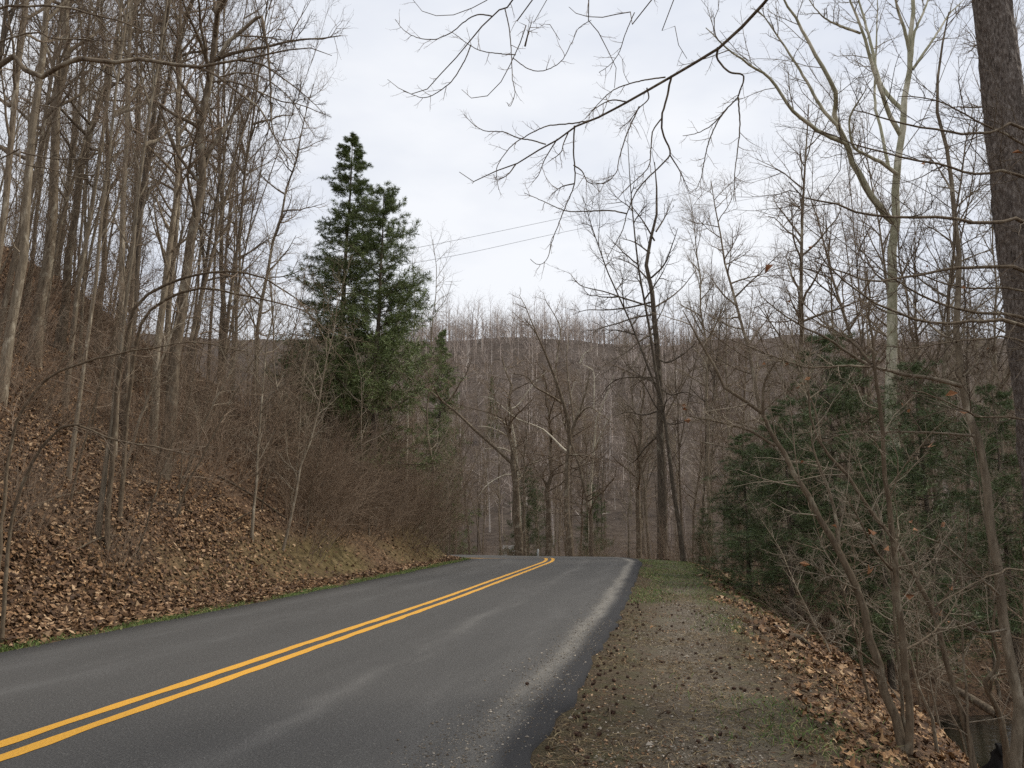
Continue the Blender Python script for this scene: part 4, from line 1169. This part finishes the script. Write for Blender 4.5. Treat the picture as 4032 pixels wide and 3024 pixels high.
g = np.random.default_rng(77)
def spots(n, xr, yr, ok):
    """n places on the land: x, y, z, u, s"""
    x, y = g.uniform(*xr, n * 14), g.uniform(*yr, n * 14)
    az = np.degrees(np.arctan2(x, y)); z, u, s = land(x, y, True)
    m = np.nonzero((az > -34.5) & (az < 36) & ok(x, y, u, s, az))[0][:n]
    return list(zip(x[m], y[m], z[m], u[m], s[m], az[m]))
TURN = lambda: g.uniform(0, 6.28)
HT = [20, 22, 19, 21, 18, 20]

# crowded trunks up the left slope
for x, y, z, u, s, az in spots(52, (-34, 2), (11, 62), lambda x, y, u, s, az: (u < -WL - 4.5) & (az < -17) & ((y < 45) | (g.random(len(x)) < .4))):
    v = int(g.integers(0, 6)); sc = g.uniform(.27, .48) if g.random() < .8 else g.uniform(.5, .65)
    put(FT[v], 'slope_tree', (x, y, z), sc, TURN(), (g.normal(.06, .05), g.normal(0, .05), 1),
        'slim bare tree in the crowd on the left slope, ' + ('near the left edge' if az < -26 else 'behind the stoutest trunk' if az < -17 else 'just left of the tall evergreens'), 'tree', 'crowded slim trees on the left slope', sz=g.uniform(.6, 1.05))
for x, y, z, u, s, az in spots(62, (-22, 1.2), (9, 46), lambda x, y, u, s, az: u < -WL - 1.6) + spots(30, (-9, 1.2), (18, 42), lambda x, y, u, s, az: (u < -WL - 1.8) & (u > -WL - 8)):
    put(ST[int(g.integers(0, 5))], 'slope_sapling', (x, y, z), g.uniform(.4, .95), TURN(), (g.normal(.15, .1), g.normal(-.04, .08), 1),
        'thin bare sapling on the left slope, ' + ('near the left edge' if az < -26 else 'around the foot of the stoutest trunk' if az < -17 else 'among the russet brush'), 'sapling', 'thin saplings on the left slope')
# russet brush spilling down the bank towards the bend
for x, y, z, u, s, az in spots(96, (-16, 1.5), (13, 42), lambda x, y, u, s, az: (u < -WL - 1.7) & (u > -WL - 11) & ((s > 42) | (g.random(len(x)) < .3)) & ((az > -15) | (g.random(len(x)) < .12))):
    sc = g.uniform(.65, 1.15) * (.8 if u > -WL - 3 else 1)
    if s > 46 and g.random() < .4: sc *= g.uniform(1.2, 1.6)
    put(BR[int(g.integers(0, 4))], 'brush_shrub', (x, y, z), sc, TURN(), (g.normal(.42, .14), g.normal(-.12, .1), 1),
        'russet twiggy shrub on the left bank, ' + ('thin among the leaf litter' if s < 42 else 'in the dense brush halfway along' if s < 51 else 'in the dense brush nearest the bend'), 'shrub', 'russet brush on the left bank')
# thin undergrowth on the near slope
for x, y, z, u, s, az in spots(12, (-16, -6), (9, 20), lambda x, y, u, s, az: u < -WL - 1.5):
    put(BR[int(g.integers(0, 4))], 'undergrowth_shrub', (x, y, z), g.uniform(.35, .65), TURN(), (g.normal(.25, .1), 0, 1),
        'one of several sparse twiggy shrubs rooted in the near left leaf litter', 'shrub', 'sparse shrubs in the left leaf litter')
# thin saplings on the slope under the right shoulder
for x, y, z, u, s, az in spots(11, (4.5, 9.5), (8.5, 17), lambda x, y, u, s, az: (u > WR + 3.4) & (u < WR + 6.2) & (az > 20)):
    put(ST[int(g.integers(0, 4))], 'bank_sapling', (x, y, z), g.uniform(.35, .62), TURN(), (g.normal(-.12, .12), g.normal(0, .1), 1),
        'thin twiggy sapling on the slope below the right shoulder', 'sapling', 'thin saplings below the right shoulder')
# valley wood beyond the bend and to the right; it stays low where the view opens to the far ridge
for x, y, z, u, s, az in spots(115, (-25, 75), (47, 122), lambda x, y, u, s, az: (u > 6) & (az > -12)):
    v = int(g.integers(0, 6)); sc = g.uniform(.5, .85); sz = sc * g.uniform(1, 1.2)
    if -8 < az < 9: sz = min(sz, (y * math.tan(math.radians(g.uniform(7.5, 11.5))) - z) / HT[v])
    put(FT[v], 'valley_tree', (x, y, z), min(sc, sz * 1.25), TURN(), (g.normal(0, .04), g.normal(0, .04), 1),
        'bare tree in the valley wood past the bend, ' + ('left of the forked tree' if az < 3 else 'around the dark oak' if az < 12 else 'below the pale sycamore' if az < 24 else 'towards the stout pine'), 'tree', 'bare trees filling the valley', sz=sz)
for x, y, z, u, s, az in spots(44, (8, 50), (18, 58), lambda x, y, u, s, az: (u > 13) & (az > 10)):
    sc = g.uniform(.45, .72)
    put(FT[int(g.integers(0, 6))], 'creekside_tree', (x, y, z), sc, TURN(), (g.normal(0, .05), g.normal(0, .05), 1),
        'tall bare tree beyond the creek, ' + ('left of the pale sycamore' if az < 22 else 'between the pale sycamore and the stout pine' if az < 29 else 'behind the stout pine'), 'tree', 'bare trees beyond the creek', sz=g.uniform(.65, 1.15))
for x, y, z, u, s, az in spots(50, (4, 30), (13, 50), lambda x, y, u, s, az: u > np.where(s > 50, 7.2, 12.5)) + spots(55, (-14, 26), (43, 66), lambda x, y, u, s, az: u > 5.5):
    put(ST[int(g.integers(0, 5))], 'valley_sapling', (x, y, z), g.uniform(.5, .95), TURN(), (g.normal(0, .12), g.normal(0, .1), 1),
        'thin bare sapling below the road, ' + ('past the bend left of the dark oak' if az < 9 else 'past the shoulder end' if az < 20 else 'in the right-hand thicket'), 'sapling', 'thin saplings in the valley')
for x, y, z, u, s, az in spots(45, (5, 26), (14, 44), lambda x, y, u, s, az: u > np.where(s > 48, 6.9, 12.5)) + spots(70, (-16, 24), (42, 64), lambda x, y, u, s, az: u > 5):
    put(BR[int(g.integers(0, 4))], 'valley_shrub', (x, y, z), g.uniform(.5, 1.1), TURN(), None,
        'brown twiggy shrub on the valley floor, ' + ('past the bend left of the dark oak' if az < 9 else 'past the shoulder end' if az < 20 else 'beyond the creek'), 'shrub', 'shrubs on the valley floor')

# the far hillside reads as one mass of bare trees
def hillside():
    global TRIS
    tmpl, bush = [], []
    for k in range(12):
        q = np.random.default_rng(200 + k)
        low = k >= 7
        T, TR = pole(7 if low else 14, .09 if low else .13, 4, .5, q)
        A = Acc().tubes(T, TR, 3)
        L1, R1 = grow(T, TR, 11, .05 if low else .2, .98, 42, 12, 3.4 if low else 4.4, .075, 2, .12, .06, .06, q, shape=.4)
        A.tubes(L1, R1, 3)
        L2, R2 = grow(L1, R1, 4, .15, 1, 44, 16, 2.4, .058, 2, .14, .04, .05, q, shape=.4, tip=.4)
        A.tubes(L2, R2, 3)
        (bush if low else tmpl).append((np.vstack(A.v), np.vstack(A.q)))
    q = np.random.default_rng(300)
    H = Acc()
    N, N1, N2 = 1900, 1080, 1820          # trees, then low bushy ones, then the last few on the ridge behind
    n_ = np.arange(N)
    y = np.where(n_ < N1, np.where(q.random(N) < .6, q.uniform(180, 285, N), q.uniform(100, 180, N)),
                 np.where(q.random(N) < .72, q.uniform(218, 246, N), q.uniform(120, 222, N)))
    y = np.where(n_ >= N2, q.uniform(400, 475, N), y)
    x = np.where(n_ < N2, q.uniform(-.15, .56, N), q.uniform(-.2, .35, N)) * y
    z = land(x, y)
    for n in range(N):
        V, Q = bush[int(q.integers(0, 5))] if N1 <= n < N2 else tmpl[int(q.integers(0, 7))]
        a = q.uniform(0, 6.28); s = q.uniform(.5, 1.0) * (1.6 if n >= N2 else 1)
        Rm = np.array([[math.cos(a), -math.sin(a), 0], [math.sin(a), math.cos(a), 0], [0, 0, 1]])
        H.add(V @ Rm.T * s + [x[n], y[n], z[n]], Q)
    TRIS += H.ntri()
    ob('hillside_woods', H.mesh('hillside_woods'), M['twig_hill_hazed'], label='mass of bare brown trees covering the opposite hillside', cat_='woods', kind='stuff')
hillside()

# ------------------------------------------------------------------ wires, post, house, log, stump
def wire(pts, lab):
    P = catmull(np.array(pts), 40)
    t = np.linspace(0, 1, 40); P[:, 2] -= .8 * 4 * t * (1 - t) * .6
    A = Acc().tubes(P, np.full(40, .016), 5)
    ob('power_line', A.mesh('power_line'), M['wire'], label=lab, cat_='power line', group='power lines over the valley')
wire([at(1000, 1090, 62), at(1650, 960, 70), at(2560, 770, 84), at(3300, 640, 96)], 'upper of two thin power lines crossing the open sky')
wire([at(1000, 1130, 62), at(1730, 1003, 70), at(2380, 865, 82), at(3300, 720, 96)], 'lower of two thin power lines crossing the open sky')

def box(acc, lo, hi):
    x0, y0, z0 = lo; x1, y1, z1 = hi
    acc.add([(x0, y0, z0), (x1, y0, z0), (x1, y1, z0), (x0, y1, z0), (x0, y0, z1), (x1, y0, z1), (x1, y1, z1), (x0, y1, z1)],
            [(0, 3, 2, 1), (4, 5, 6, 7), (0, 1, 5, 4), (1, 2, 6, 5), (2, 3, 7, 6), (3, 0, 4, 7)])
    return acc

p = at(2118, 2190, 46.5); z = gz(p[0], p[1])
pr = Acc(); pr.tubes(np.array([[0, 0, -.4], [0, 0, .3], [.01, 0, .62], [.01, 0, .66]]), np.array([.055, .055, .055, .03]), 8)
top_z = at(2118, 2162, 46.5)[2] - z
me = pr.mesh('marker_post'); me.transform(Matrix.Scale(top_z / .66, 4, (0, 0, 1)))
ob('marker_post', me, M['post'], loc=(p[0], p[1], z), label='short grey post at the outer edge of the road bend', cat_='post')

p = at(1975, 2150, 84); z = gz(p[0], p[1])
hr = ob('house', None, loc=(p[0] - 3, p[1], z), label='small white outbuilding glimpsed low between the trunks past the bend', cat_='house')
ob('wall', box(Acc(), (3.2, 0, -.5), (4.6, 3, 2.0)).mesh('house_wall', False), M['siding'], hr)
rf = Acc().add([(3.1, -.15, 1.97), (4.7, -.15, 1.97), (4.7, 1.5, 2.3), (3.1, 1.5, 2.3), (4.7, 3.15, 1.97), (3.1, 3.15, 1.97)], [(0, 1, 2, 3), (3, 2, 4, 5)], [(1, 4, 2), (0, 3, 5)])
ob('roof', rf.mesh('house_roof', False), M['roofing'], hr)
for wx in (3.9,):
    w_ = ob('window', box(Acc(), (wx - .4, -.05, .9), (wx + .4, .02, 1.8)).mesh('window', False), M['siding'], hr)
    ob('pane', box(Acc(), (wx - .33, -.07, .97), (wx + .33, -.04, 1.73)).mesh('pane', False), M['pane'], w_)

def fallen_log(pa, pb, ra, rb, lab, name='fallen_log', twigs=True):
    P = catmull(np.array([pa, (np.array(pa) + pb) / 2 + [0, 0, .06], pb]), 14)
    A = Acc().tubes(P, np.linspace(ra, rb, 14), 8)
    f = P[0].copy(); me_ = A.mesh(name); me_.transform(Matrix.Translation(-Vector(f)))
    ob(name, me_, M['log'], loc=f, label=lab, cat_='log' if twigs else 'branch')
fallen_log(cat(9, 2050, 1320, 14.0), cat(9, 1500, 1030, 17.5), .075, .05, 'grey fallen log slanting across the dark creek')
a_, b_ = on_ground(3105, 2518), on_ground(3185, 2548)
fallen_log(a_ + [0, 0, .05], b_ + [0, 0, .03], .05, .035, 'short dark chunk of wood at the brow of the right slope', 'wood_chunk', False)
a_, b_ = on_ground(2395, 2810), on_ground(2405, 2855)
fallen_log(a_ + [0, 0, .008], b_ + [0, 0, .008], .009, .005, 'pale curved stick on the gravel shoulder', 'stick', False)
for (xa, ya, xb, yb, lab) in ((2170, 2965, 2285, 3010, 'thin twig lying by the asphalt lip near the bottom edge'), (2610, 3000, 2680, 3020, 'pale stick at the bottom edge of the shoulder'),
                              (2905, 2810, 3050, 2835, 'long thin twig lying across the leafy part of the shoulder'), (2590, 2832, 2680, 2850, 'dark twig lying in the shoulder gravel')):
    a_, b_ = on_ground(xa, ya), on_ground(xb, yb)
    fallen_log(a_ + [0, 0, .008], b_ + [0, 0, .008], .007, .004, lab, 'stick', False)
a_, b_ = on_ground(850, 1880), on_ground(1130, 2050)
fallen_log(a_ + [0, 0, .06], b_ + [0, 0, .05], .035, .02, 'pale dead branch lying down the left leafy bank', 'dead_branch', False)

for (xa, ya, xb, yb, lab) in ((300, 2180, 470, 2120, 'thin dead stick lying on the leaves of the near left bank'), (120, 2020, 330, 1960, 'grey dead stick higher on the near left bank'),
                              (900, 2080, 1040, 2010, 'thin dead stick on the left bank beside the bare mossy cut'), (560, 1990, 760, 2030, 'long dead stick lying level on the left leafy bank')):
    a_, b_ = on_ground(xa, ya), on_ground(xb, yb)
    fallen_log(a_ + [0, 0, .05], b_ + [0, 0, .06], .016, .008, lab, 'stick', False)

# black rotten stump at the creek
def stump():
    q = np.random.default_rng(8)
    p = cat(9, 2075, 1230, 15.5)
    n, k = 16, 22
    z = np.linspace(0, 1, n); a = np.arange(k) * 2 * math.pi / k
    AA, ZZ = np.meshgrid(a, z)
    r = np.interp(ZZ, [0, .1, .45, .62, .8, 1], [.62, .52, .47, .42, .2, .07]) * (1 + .35 * vnoise(np.cos(AA) * 2.5 + 9, np.sin(AA) * 2.5 + ZZ * 3)) + .03 * q.normal(size=AA.shape)
    V = np.stack([r * np.cos(AA) - .12 * ZZ ** 2, r * np.sin(AA), ZZ * 1.25 - .35], -1).reshape(-1, 3)
    i = np.arange(n * k).reshape(n, k); j = np.roll(np.arange(k), -1)
    Q = np.stack([i[:-1], i[:-1][:, j], i[1:][:, j], i[1:]], -1).reshape(-1, 4)
    ob('rotten_stump', Acc().add(V, Q, np.array([(i[-1, 0], i[-1, m], i[-1, m + 1]) for m in range(1, k - 1)])).mesh('rotten_stump'), M['rot'],
       loc=(p[0], p[1], max(wz, gz(p[0], p[1])) + .1), label='black rotten stump beside the creek at the lower right', cat_='stump')
stump()

# ------------------------------------------------------------------ ground cover
def surf(x, y, eps=.12):
    z = land(x, y); zx = land(x + eps, y); zy = land(x, y + eps)
    nrm = unit(np.stack([-(zx - z) / eps, -(zy - z) / eps, np.ones_like(z)], 1))
    return np.stack([x, y, z], 1), nrm

def scatter(n, fn, xr, yr, q, bias=1.0):
    """random points on the land, kept with probability fn(u, s, x, y)"""
    xs, ys = [], []
    have = 0
    while have < n:
        x, y = q.uniform(*xr, n * 2), yr[0] + (yr[1] - yr[0]) * q.random(n * 2) ** bias
        az = np.degrees(np.arctan2(x, y)); keep = (az > -35) & (az < 36)
        x, y = x[keep], y[keep]
        u, s, _, _ = road_coords(x, y)
        m = q.random(len(x)) < fn(u, s, x, y)
        xs.append(x[m]); ys.append(y[m]); have += m.sum()
        if len(xs) > 60: break
    return np.concatenate(xs)[:n], np.concatenate(ys)[:n]

q = np.random.default_rng(501)
def bank_p(u, s, x, y):
    v = -u - WL
    gut = np.exp(-((v - .62) / .3) ** 2) * 1.0
    bare = smooth01(.8, 1.1, v) * (1 - smooth01(1.9, 3.0, v + .9 * vnoise(x * .8, y * .8))) * smooth01(24 + 12.5, 24 + 15.5, s + 2 * vnoise(s * .5, v * .5))
    body = smooth01(.25, .6, v) * (1 - .72 * bare) * np.clip(.7 + 1.5 * vnoise(x * .9, y * .9) + .8 * vnoise(x * 2.7, y * 2.7), .12, 1)
    return np.where(v > .12, np.clip(np.maximum(body, gut), 0, 1), 0)
x, y = scatter(18000, bank_p, (-14, -1.5), (7, 22), q, 1.2)
pos, nr = surf(x, y)
V, T = leaf_cards(pos + nr * q.uniform(.005, .05, len(x))[:, None], q, .05, nr, lobed=True, curl=.38)
ob('leaf_litter', np_mesh('leaf_litter', V, [T], False), M['leaf'], label='tan and brown fallen leaves on the near left bank', cat_='leaves', kind='stuff')
x, y = scatter(36000, bank_p, (-15, -1.5), (7, 20), q, 1.1)
x2, y2 = scatter(50000, bank_p, (-22, 1.0), (12, 42), q, .9)
x, y = np.concatenate([x, x2]), np.concatenate([y, y2])
pos, nr = surf(x, y)
V, T = leaf_cards(pos + nr * q.uniform(.01, .06, len(x))[:, None], q, .054, nr, curl=.4)
ob('slope_leaves', np_mesh('slope_leaves', V, [T], False), M['leaf_far'], label='brown fallen leaves covering the left hillside', cat_='leaves', kind='stuff')

def right_p(u, s, x, y):
    w = u - WR
    edge = smooth01(1.85, 2.7, w + 1.0 * vnoise(x * .9, y * .9)) * np.clip(.75 + 1.2 * vnoise(x * 1.3, y * 1.3), .12, 1)
    return np.where((w > 1.4) & (w < 6.9), edge, np.where(w > 9.6, .35, 0))
x, y = scatter(9000, right_p, (1, 9), (5.5, 20), q, 1.1)
pos, nr = surf(x, y)
V, T = leaf_cards(pos + nr * q.uniform(.005, .04, len(x))[:, None], q, .058, nr, lobed=True, curl=.35)
ob('shoulder_leaves', np_mesh('shoulder_leaves', V, [T], False), M['leaf'], label='brown fallen leaves on the slope below the right shoulder', cat_='leaves', kind='stuff')
x, y = scatter(24000, right_p, (3, 34), (14, 62), q, 1.0)
pos, nr = surf(x, y)
V, T = leaf_cards(pos + nr * .03, q, .085, nr, curl=.35)
ob('valley_leaves', np_mesh('valley_leaves', V, [T], False), M['leaf_far'], label='brown fallen leaves over the valley floor beyond the creek', cat_='leaves', kind='stuff')

def blades(x, y, q, h, w, lay=.5):
    pos, nr = surf(x, y)
    N = len(x); a = q.uniform(0, 6.28, N)
    d = unit(np.stack([np.cos(a) * lay, np.sin(a) * lay, np.ones(N)], 1) + q.normal(size=(N, 3)) * .3)
    side = unit(np.cross(d, q.normal(size=(N, 3))))
    hh = (h * q.uniform(.5, 1.4, N))[:, None]
    mid = pos + d * hh * .55; tip = pos + (d + np.stack([np.cos(a), np.sin(a), -.2 + 0 * a], 1) * lay * .7) * hh
    V = np.stack([pos - side * w, pos + side * w, mid + side * w * .8, mid - side * w * .8, tip], 1).reshape(-1, 3)
    b = np.arange(N)[:, None] * 5
    return V, b + np.array([[0, 1, 2, 3]]), b + np.array([[3, 2, 4]])
def strip_p(u, s, x, y):
    v = -u - WL
    return np.exp(-((v - .12 - .25 * vnoise(s * 1.1, s * .3)) / .14) ** 2) * np.clip(.55 + 1.6 * vnoise(s * .9, s * .2 + 4), .05, 1)
x, y = scatter(15000, strip_p, (-7.5, 0), (8, 37), q, 1.0)
V, Q4, T3 = blades(x, y, q, .075, .0035, .6)
ob('verge_grass', np_mesh('verge_grass', V, [Q4, T3], False), M['grass'], label='thin strip of green grass along the left road edge', cat_='grass', kind='stuff')
def patch_p(u, s, x, y):
    w = u - WR
    p1 = np.exp(-((w - .35) / .4) ** 2) * np.clip(7 * vnoise(s * .55 + 2, w * .6) - .2, 0, 1)
    p2 = np.exp(-((w - 1.95) / .5) ** 2) * np.clip(7 * vnoise(s * .45 + 9, w * .7 + 3) - .4, 0, 1)
    far = .8 * smooth01(24 + 17, 24 + 27, s) * (w > .4) * (w < 4.5)
    return np.where((w > .02) & (w < 4.5), np.clip(p1 + p2 + far, 0, 1), 0)
x, y = scatter(19000, patch_p, (0, 9), (5, 36), q, 1.1)
V, Q4, T3 = blades(x, y, q, .07, .0036, .6)
ob('shoulder_grass', np_mesh('shoulder_grass', V, [Q4, T3], False), M['grass'], label='patches of short green grass on the right shoulder', cat_='grass', kind='stuff')
x, y = scatter(16000, lambda u, s, x, y: np.where((u > WR) & (u < WR + 3.6), np.clip(.25 + 1.3 * vnoise(x * 1.1 + 7, y * 1.1), .05, 1), 0), (-.5, 8), (5, 34), q, 1.4)
V, Q4, T3 = blades(x, y, q, .055, .0028, 1.6)
ob('dry_grass', np_mesh('dry_grass', V, [Q4, T3], False), M['straw'], label='flattened straw-coloured dry grass over the right shoulder', cat_='grass', kind='stuff')

x, y = scatter(9000, lambda u, s, x, y: np.where((u > WR) & (u < WR + 3.4), np.clip(.4 + 1.2 * vnoise(x * 1.6 + 2, y * 1.6), .05, 1), 0), (-.8, 8), (5, 26), q, 1.4)
pos, nr = surf(x, y)
V, T = leaf_cards(pos + nr * .006, q, .017, nr, curl=.3)
ob('leaf_crumbs', np_mesh('leaf_crumbs', V, [T], False), M['leaf_far'], label='small brown leaf crumbs strewn over the right shoulder', cat_='leaves', kind='stuff')

# grit and gravel
def stones(x, y, q, size, zfn):
    N = len(x)
    base = np.array([(1, 0, 0), (-.5, .85, 0), (-.5, -.85, 0), (.1, .1, .62), (0, 0, -.4)])
    T = np.array([(0, 1, 3), (1, 2, 3), (2, 0, 3), (1, 0, 4), (2, 1, 4), (0, 2, 4)])
    a = q.uniform(0, 6.28, N); s = size * q.lognormal(0, .45, N)
    ca, sa = np.cos(a), np.sin(a)
    j = base[None] * q.uniform(.6, 1.3, (N, 5, 3))
    X = (j[..., 0] * ca[:, None] - j[..., 1] * sa[:, None]) * s[:, None] + x[:, None]
    Y = (j[..., 0] * sa[:, None] + j[..., 1] * ca[:, None]) * s[:, None] + y[:, None]
    Z = j[..., 2] * s[:, None] + zfn[:, None] + s[:, None] * .2
    return np.stack([X, Y, Z], -1).reshape(-1, 3), (np.arange(N)[:, None, None] * 5 + T[None]).reshape(-1, 3)
x, y = scatter(10000, lambda u, s, x, y: np.where((u > WR + .05) & (u < WR + 2.9), np.exp(-((u - WR - 1.25) / .75) ** 2) * np.clip(.35 + 1.6 * vnoise(x * .8, y * .5), .05, 1), 0), (-.6, 5), (5, 18), q, 1.5)
V, T = stones(x, y, q, .008, land(x, y))
ob('shoulder_gravel', np_mesh('shoulder_gravel', V, [T], False), M['stone'], label='pale gravel scattered over the right shoulder', cat_='gravel', kind='stuff')
x, y = scatter(9000, lambda u, s, x, y: np.where(u < WR - .02, np.exp(-((u - 3.2 - .25 * vnoise(s * .8, 1 + 0 * s)) / .3) ** 2), 0) * np.where(y < 14, 1, .4), (-.9, 3), (4.5, 24), q, 1.6)
V, T = stones(x, y, q, .005, np.zeros(len(x)))
ob('edge_grit', np_mesh('edge_grit', V, [T], False), M['stone'], label='loose pale grit along the right edge of the asphalt', cat_='gravel', kind='stuff')

# cones
def cone_mesh():
    q = np.random.default_rng(4)
    k, rings = 8, 7
    V, T = [], []
    A = Acc()
    core = np.linspace(0, 1, 6)
    A.tubes(np.stack([np.zeros(6), np.zeros(6), core * .04 - .02], 1), np.array([.006, .012, .0135, .012, .009, .002]), 7)
    for r_ in range(rings):
        t = (r_ + .5) / rings; z = t * .038 - .018; rad = .016 * math.sin(math.pi * (.18 + .72 * t)) + .004
        for j in range(k):
            a = (j + .5 * (r_ % 2)) * 2 * math.pi / k
            c_a, s_a = math.cos(a), math.sin(a); w = .0052
            A.add([(c_a * .006 - s_a * w * .6, s_a * .006 + c_a * w * .6, z), (c_a * .006 + s_a * w * .6, s_a * .006 - c_a * w * .6, z), (c_a * rad * 1.25, s_a * rad * 1.25, z + .004)], T=[(0, 1, 2)])
    return A.mesh('cone', False)
CONE = cone_mesh(); CONE.materials.append(M['cone'])
def cone_p(u, s, x, y):
    w = u - WR
    return np.where((w > .03) & (w < 3.1), .35 + .65 * np.exp(-((w - .2) / .22) ** 2), 0)
x, y = scatter(290, cone_p, (-.9, 6), (4.8, 17), q, 1.35)
zz = land(x, y)
for k in range(len(x)):
    o = bpy.data.objects.new('pine_cone', CONE); COL.objects.link(o)
    sc = q.uniform(.75, 1.15)
    o.location = (x[k], y[k], zz[k] + .012 * sc); o.scale = (sc,) * 3
    o.rotation_euler = (q.uniform(.9, 2.0), q.uniform(-.3, .3), q.uniform(0, 6.28))
    o['label'] = 'small dark brown cone lying on the right road shoulder'; o['category'] = 'pine cone'; o['group'] = 'cones strewn over the right shoulder'
x, y = scatter(300, cone_p, (0, 9), (16, 36), q, 1.0)
cv = np.empty(len(CONE.vertices) * 3, np.float32); CONE.vertices.foreach_get('co', cv); cv = cv.reshape(-1, 3)
zz = land(x, y)
A = Acc()
A6 = Acc().tubes(np.stack([np.zeros(5), np.zeros(5), np.linspace(0, .042, 5)], 1), np.array([.004, .017, .02, .016, .004]), 6)
bv, bq = np.vstack(A6.v), np.vstack(A6.q)
for k in range(len(x)):
    A.add(bv * q.uniform(.55, .95) + [x[k], y[k], zz[k] - .004], bq)
ob('far_cones', A.mesh('far_cones', False), M['cone'], label='dark cones strewn along the farther shoulder', cat_='cones', kind='stuff')

# single things on the road and shoulder
p = on_ground(2562, 2478)
V, T = leaf_cards(np.array([[0, 0, .025]]), np.random.default_rng(3), .11, lobed=True, curl=.25)
ob('oak_leaf', np_mesh('oak_leaf', V, [T], False), M['leaf_bright'], loc=p, label='single bright orange-tan leaf lying on the shoulder', cat_='leaf')
p = on_ground(2075, 2717)
o = ob('pine_cone', CONE, None, loc=(p[0], p[1], .018), label='lone brown cone lying out on the asphalt', cat_='pine cone'); o.rotation_euler = (1.5, 0, .7)
